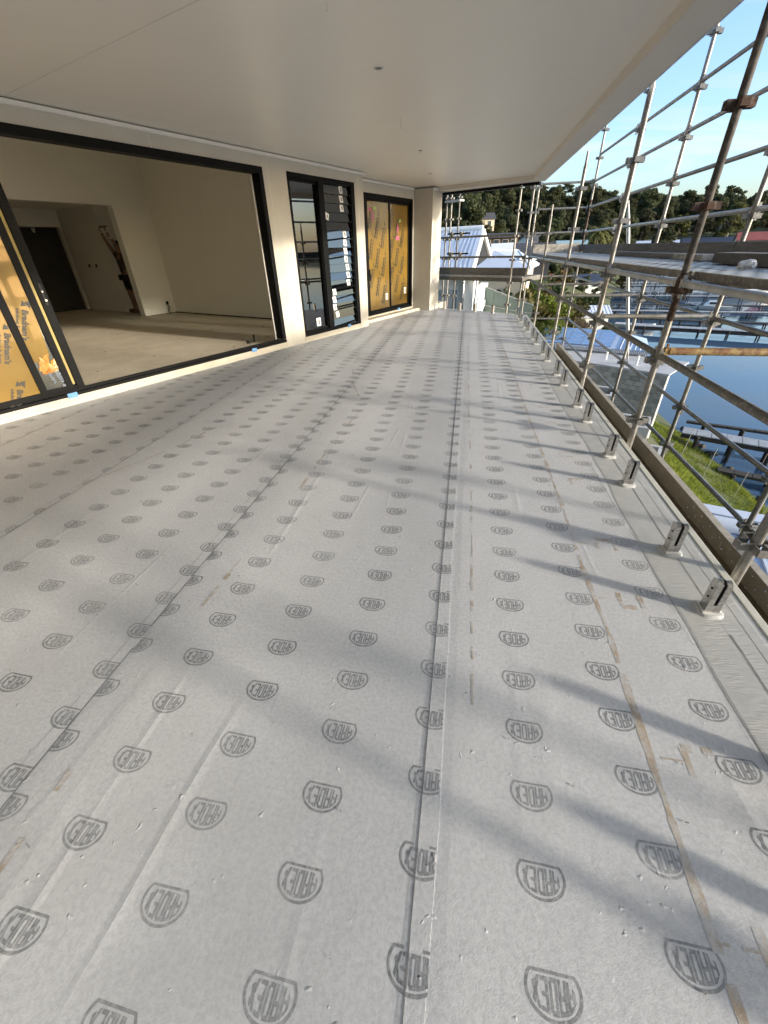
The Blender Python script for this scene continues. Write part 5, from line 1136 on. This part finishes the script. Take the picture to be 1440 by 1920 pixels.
for k in range(3):
    for q in range(14):
        inst('concrete_block', bl_me[.39], bb, RP(.1 + q * .40 + (.2 if k % 2 else 0), .05 + random.uniform(-.005, .005), -3.42 + k * .085), (0, 0, rrz), (1, 1, .42))
b_ = MB(RP)
for q in range(74): b_.box(.0 + q * .08, .045 + q * .08, -.145, -.12, -3.165, -3.02)
b_.build('ribbed_gutter', M['metal_white'], bb)
b_ = MB(RP); b_.box(-.02, 6.2, -.1195, -.05, -3.17, -3.0); b_.build('fascia', M['galv'], bb)
EV, RG, RV = -3.0, -2.5, 1.85
b_ = MB(RP); b_.add([(-.05, -.1, EV), (6.2, -.1, EV), (6.2, RV, RG), (1.65, RV, RG)], [(0, 1, 2, 3)]); b_.add([(-.05, -.1, EV), (1.65, RV, RG), (.4, 3.6, EV)], [(0, 1, 2)]); b_.add([(1.65, RV, RG), (6.2, RV, RG), (6.2, 3.6, EV), (.4, 3.6, EV)], [(0, 1, 2, 3)]); b_.build('roof', M['metal_roof_l'], bb)
sl_ = lambda t: EV + (RG - EV) * t
vv_ = lambda t: -.1 + (RV + .1) * t
for q in range(6):
    b_ = MB(RP); u = .15 + q * .22; tt = min(1, (u + .05) / 1.70); b_.add([(u, vv_(0), sl_(0) + .003), (u + .05, vv_(0), sl_(0) + .003), (u + .05, vv_(tt), sl_(tt) + .003), (u, vv_(tt), sl_(tt) + .003), (u + .025, vv_(0), sl_(0) + .05), (u + .025, vv_(tt), sl_(tt) + .05)], [(0, 4, 5, 3), (4, 1, 2, 5), (0, 1, 4)]); b_.build('roof_rib', M['metal_white'], bb)
b_ = MB(RP); b_.add([(-.05, -.1, EV + .02), (.06, -.1, EV + .05), (1.75, RV, RG + .05), (1.62, RV, RG + .03)], [(0, 1, 2, 3)]); b_.build('hip_cap', M['metal_white'], bb)
for q in range(5):
    for k in range(4):
        t0, t1 = .05 + k * .235, .05 + k * .235 + .225; u0 = 1.72 + q * .72 - (0 if q else 0)
        b_ = MB(RP); h_ = .07
        b_.add([(u0, vv_(t0), sl_(t0) + h_), (u0 + .70, vv_(t0), sl_(t0) + h_), (u0 + .70, vv_(t1), sl_(t1) + h_), (u0, vv_(t1), sl_(t1) + h_), (u0, vv_(t0), sl_(t0) + .03), (u0 + .70, vv_(t0), sl_(t0) + .03)], [(0, 1, 2, 3), (0, 1, 5, 4)]); sp_ = b_.build('solar_panel', M['solar'], bb)
        b_ = MB(RP)
        for uu in (u0, u0 + .345, u0 + .69): b_.add([(uu, vv_(t0), sl_(t0) + h_ + .003), (uu + .012, vv_(t0), sl_(t0) + h_ + .003), (uu + .012, vv_(t1), sl_(t1) + h_ + .003), (uu, vv_(t1), sl_(t1) + h_ + .003)], [(0, 1, 2, 3)])
        for tj in (t0, t1 - .018): b_.add([(u0, vv_(tj), sl_(tj) + h_ + .003), (u0 + .70, vv_(tj), sl_(tj) + h_ + .003), (u0 + .70, vv_(tj + .018), sl_(tj + .018) + h_ + .003), (u0, vv_(tj + .018), sl_(tj + .018) + h_ + .003)], [(0, 1, 2, 3)])
        b_.build('panel_frame', M['panel_line'], sp_)
for u, o, h in ((1.55, .75, .42), (3.0, 1.0, .40)):
    b_ = MB(BP); b_.tube((u, o, -3.24), (u, o, -3.24 + h), .045, 10); b_.build('vent_pipe', M['white'], bb)
# slender white mast standing on the slab
b_ = MB(); b0, b1 = Vector((7.28, 20.8, -3.17)), Vector((5.66, 20.8, 2.82)); mid = b0.lerp(b1, .12)
b_.tube(b0, mid, .012, 10, .07); b_.tube(mid, b0.lerp(b1, .9), .07, 10, .068); b_.tube(b0.lerp(b1, .9), b1, .068, 10, .03)
tag(b_.build('leaning_mast', M['galv_light']), 'slender white leaning mast standing on the pale slab', 'mast')
# rendered troughs between the scaffold and the block building
for k, (x, y, z, l, rz, lab) in enumerate([(3.55, 12.4, -1.95, 1.3, -20, 'white rendered trough wall beside the scaffold, farther one'), (4.05, 10.7, -2.2, 1.1, -20, 'white rendered trough wall beside the scaffold, nearer one'), (5.15, 11.6, -3.35, .8, -25, 'dark mouthed concrete pit at the top of the grass bank')]):
    t = thing('rendered_trough', lab, 'trough', None, (x, y, z)); t.rotation_euler = (0, 0, R(rz))
    b_ = MB(); w = .45
    b_.box(-l / 2, l / 2, -w, -w + .12, -3, 0); b_.box(-l / 2, l / 2, w - .12, w, -3, 0); b_.box(-l / 2, -l / 2 + .12, -w + .12, w - .12, -3, 0); b_.box(l / 2 - .12, l / 2, -w + .12, w - .12, -3, 0); b_.build('trough_wall', M['mortar' if k == 2 else 'slab'], t, bevel=.01)
    b_ = MB(); b_.box(-l / 2 + .12, l / 2 - .12, -w + .12, w - .12, -3, -.45); b_.build('trough_fill', M['hall_dark'] if k == 2 else M['galv_dark'], t)
# pale metal roof just below the scaffold at right
lo = thing('lower_metal_roof', 'pale blue ribbed metal roof with rolled edge below the near scaffold', 'roof', None, (0, -.35, -.12))
q = [Vector((4.55, 8.15, -3.0)), Vector((7.4, 7.25, -3.0)), Vector((6.2, 2.2, -3.45)), Vector((3.2, 3.1, -3.45))]
b_ = MB(); b_.add([tuple(p) for p in q] + [tuple(p - Vector((0, 0, .08))) for p in q], [(0, 1, 2, 3), (4, 5, 6, 7), (0, 1, 5, 4), (1, 2, 6, 5), (2, 3, 7, 6), (3, 0, 4, 7)]); b_.build('roof_sheet', M['metal_roof_l'], lo)
b_ = MB(); b_.tube(q[0] + Vector((-.1, -.22, .09)), q[1] + Vector((0, -.22, .09)), .14, 12); b_.build('rolled_ridge', M['metal_white'], lo)
b_ = MB(); b_.obox((q[0] + q[1]) / 2 + Vector((0, .16, .14)), (q[1] - q[0]) / 2, (.05, .16, 0), (0, 0, .03)); b_.build('ridge_flashing', M['metal_white'], lo)
for k in range(1, 14):
    a_, c_ = q[0].lerp(q[1], k / 14), q[3].lerp(q[2], k / 14); b_ = MB(); b_.obox((a_ + c_) / 2 + Vector((0, -.1, .02)), (c_ - a_) / 2 * .96, (.028, -.009, 0), (0, 0, .022)); b_.build('roof_rib', M['metal_white'], lo)
b_ = MB(); b_.prism([(3.4, 3.3), (6.1, 2.5), (7.2, 7.1), (4.7, 7.9)], -8, -3.5); b_.build('wall', M['slab'], lo)

# ------------------------------------------------------------------ jetties and boats
def jetty(p0, p1, z, w, label, piles=8, rail=False, deckmat='jetty', th=.12):
    p0, p1 = Vector((*p0, z)), Vector((*p1, z)); t = thing('jetty', label, 'jetty', 'jetties along the shore', tuple(p0)); d = (p1 - p0); L_ = d.length; d.normalize(); s = Vector((-d.y, d.x, 0))
    n = min(60, int(L_ / .6)); 
    b = MB(); b.obox(d * L_ / 2 - Vector((0, 0, th * .5)), d * L_ / 2, s * (w / 2), (0, 0, th * .3)); b.build('deck_bearer', M['jetty_dark'], t)
    b = MB(); b.obox((0, 0, 0), d * (L_ / n / 2 - .012), s * (w / 2), (0, 0, .025)); me = b.mesh('deck_plank', M[deckmat])
    for k in range(n): inst('deck_plank', me, t, tuple(d * (L_ / n * (k + .5)) + Vector((0, 0, random.uniform(-.006, .006)))))
    for k in range(piles):
        for sg in (-1, 1):
            q = d * (L_ * (k + .5) / piles) + s * sg * (w / 2 + .06); b = MB(); b.tube(q + Vector((0, 0, -2.5)), q + Vector((0, 0, .25 if rail else -.03)), .08, 8); b.build('pile', M['jetty_dark'], t)
    if rail:
        b = MB(); b.obox(d * L_ / 2 + s * (w / 2 + .05) + Vector((0, 0, .55)), d * L_ / 2, s * .03, (0, 0, .03))
        for k in range(piles * 2): b.obox(d * (L_ * (k + .5) / piles / 2) + s * (w / 2 + .05) + Vector((0, 0, .27)), d * .03, s * .03, (0, 0, .28))
        b.build('hand_rail', M['white'], t)
    return t
jetty((11.6, 22.9), (19.5, 19.0), -6.9, .95, 'near pale plank jetty below the grass bank', 6, th=.3)
jetty((12.8, 25.2), (22.5, 21.4), -7.2, .28, 'dark narrow beam jetty beyond the pale plank jetty', 6, deckmat='jetty_dark')
jetty((12.0, 19.6), (19.0, 16.2), -7.5, .5, 'low dark timber jetty nearest the bank', 6, deckmat='jetty_dark')
jetty((20.2, 59.8), (46, 49.5), -7.15, 1.5, 'long grey jetty with a dark underside in the middle of the bay', 10, th=.5)
jetty((20.5, 74.5), (54, 69), -7.2, 1.2, 'slim grey jetty beyond the long one', 10)
jetty((22.5, 67), (48, 59), -7.35, .9, 'low dark timber jetty between the long grey one and the slim one', 12, deckmat='jetty_dark')
jetty((24, 84), (57, 77), -7.3, 1.1, 'dark timber jetty just nearer than the railed one', 12, deckmat='jetty_dark')
jetty((33, 108), (64, 100), -7.25, 1.3, 'grey jetty between two white railed ones', 12)
jetty((28, 97), (60, 89.5), -7.2, 1.6, 'white railed jetty where the motor boat is moored', 12, True)
jetty((36, 120), (62, 113), -7.2, 1.4, 'white railed jetty in front of the dark reflection', 10, True)
jetty((42, 137), (72, 130), -7.2, 1.4, 'far white jetty near the head of the bay', 10, True)
jetty((46, 146), (76, 139), -7.2, 1.4, 'farthest thin jetty below the far shore trees', 10)
def boat(x, y, L_, rz, label, cabin=True, hullmat='white', s=1.0):
    t = thing('boat', label, 'boat', 'boats moored in the bay', (x, y, -8)); t.rotation_euler = (0, 0, rz)
    st = [(-.5, .16, .0), (-.3, .19, 0), (0, .19, 0), (.25, .15, .01), (.42, .07, .03), (.5, .004, .05)]
    b = MB(); n = 5; vs = []
    for sx, w, lift in st:
        for a in range(n):
            q = a / (n - 1) * 2 - 1; k = abs(q); vs.append((sx * L_, q * w * L_, (-.03 + .16 * k ** 1.5 + lift) * L_ * .9))
    fs = [(i * n + a, i * n + a + 1, (i + 1) * n + a + 1, (i + 1) * n + a) for i in range(len(st) - 1) for a in range(n - 1)] + [tuple(range(n))]
    b.add(vs, fs, False); b.build('hull', M[hullmat], t)
    b = MB(); b.add([(sx * L_, w * L_ * sg, (.115 + lift * .9) * L_) for sx, w, lift in st for sg in (-1, 1)], [(2 * i, 2 * i + 1, 2 * i + 3, 2 * i + 2) for i in range(len(st) - 1)]); b.build('boat_deck', M['slab'], t)
    if cabin:
        b = MB(); b.add([(-.22 * L_, -.12 * L_, .12 * L_), (.2 * L_, -.11 * L_, .12 * L_), (.2 * L_, .11 * L_, .12 * L_), (-.22 * L_, .12 * L_, .12 * L_), (-.2 * L_, -.1 * L_, .24 * L_), (.08 * L_, -.09 * L_, .24 * L_), (.08 * L_, .09 * L_, .24 * L_), (-.2 * L_, .1 * L_, .24 * L_)], [(0, 1, 5, 4), (1, 2, 6, 5), (2, 3, 7, 6), (3, 0, 4, 7), (4, 5, 6, 7)]); c = b.build('cabin', M['white'], t)
        b = MB(); b.box(-.16 * L_, .06 * L_, -.122 * L_, .122 * L_, .165 * L_, .215 * L_); b.build('cabin_window', M['pane'], c)
        b = MB(); b.path([(-.2 * L_, -.1 * L_, .24 * L_), (-.2 * L_, -.1 * L_, .33 * L_), (-.2 * L_, .1 * L_, .33 * L_), (-.2 * L_, .1 * L_, .24 * L_)], .02 * L_ * .4, 6); b.build('rail_hoop', M['chrome'], t)
boat(51.5, 99.5, 10.5, R(-12), 'white motor cruiser moored at the railed jetty')
boat(21.4, 62.5, 4.6, R(-25), 'small white dinghy hull beached at the root of the long jetty', False)
boat(38, 80.6, 5.5, R(160), 'small white runabout lying along the dark jetty')
boat(52, 104.5, 6, R(170), 'white half cabin boat at the grey jetty')
boat(66, 148, 9, R(-14), 'white boat at the far jetty under the dark trees')
boat(83, 168, 9, R(20), 'distant white boat right of the far jetties')
boat(44.5, 101.5, 7, R(-12), 'smaller white boat behind the motor cruiser')
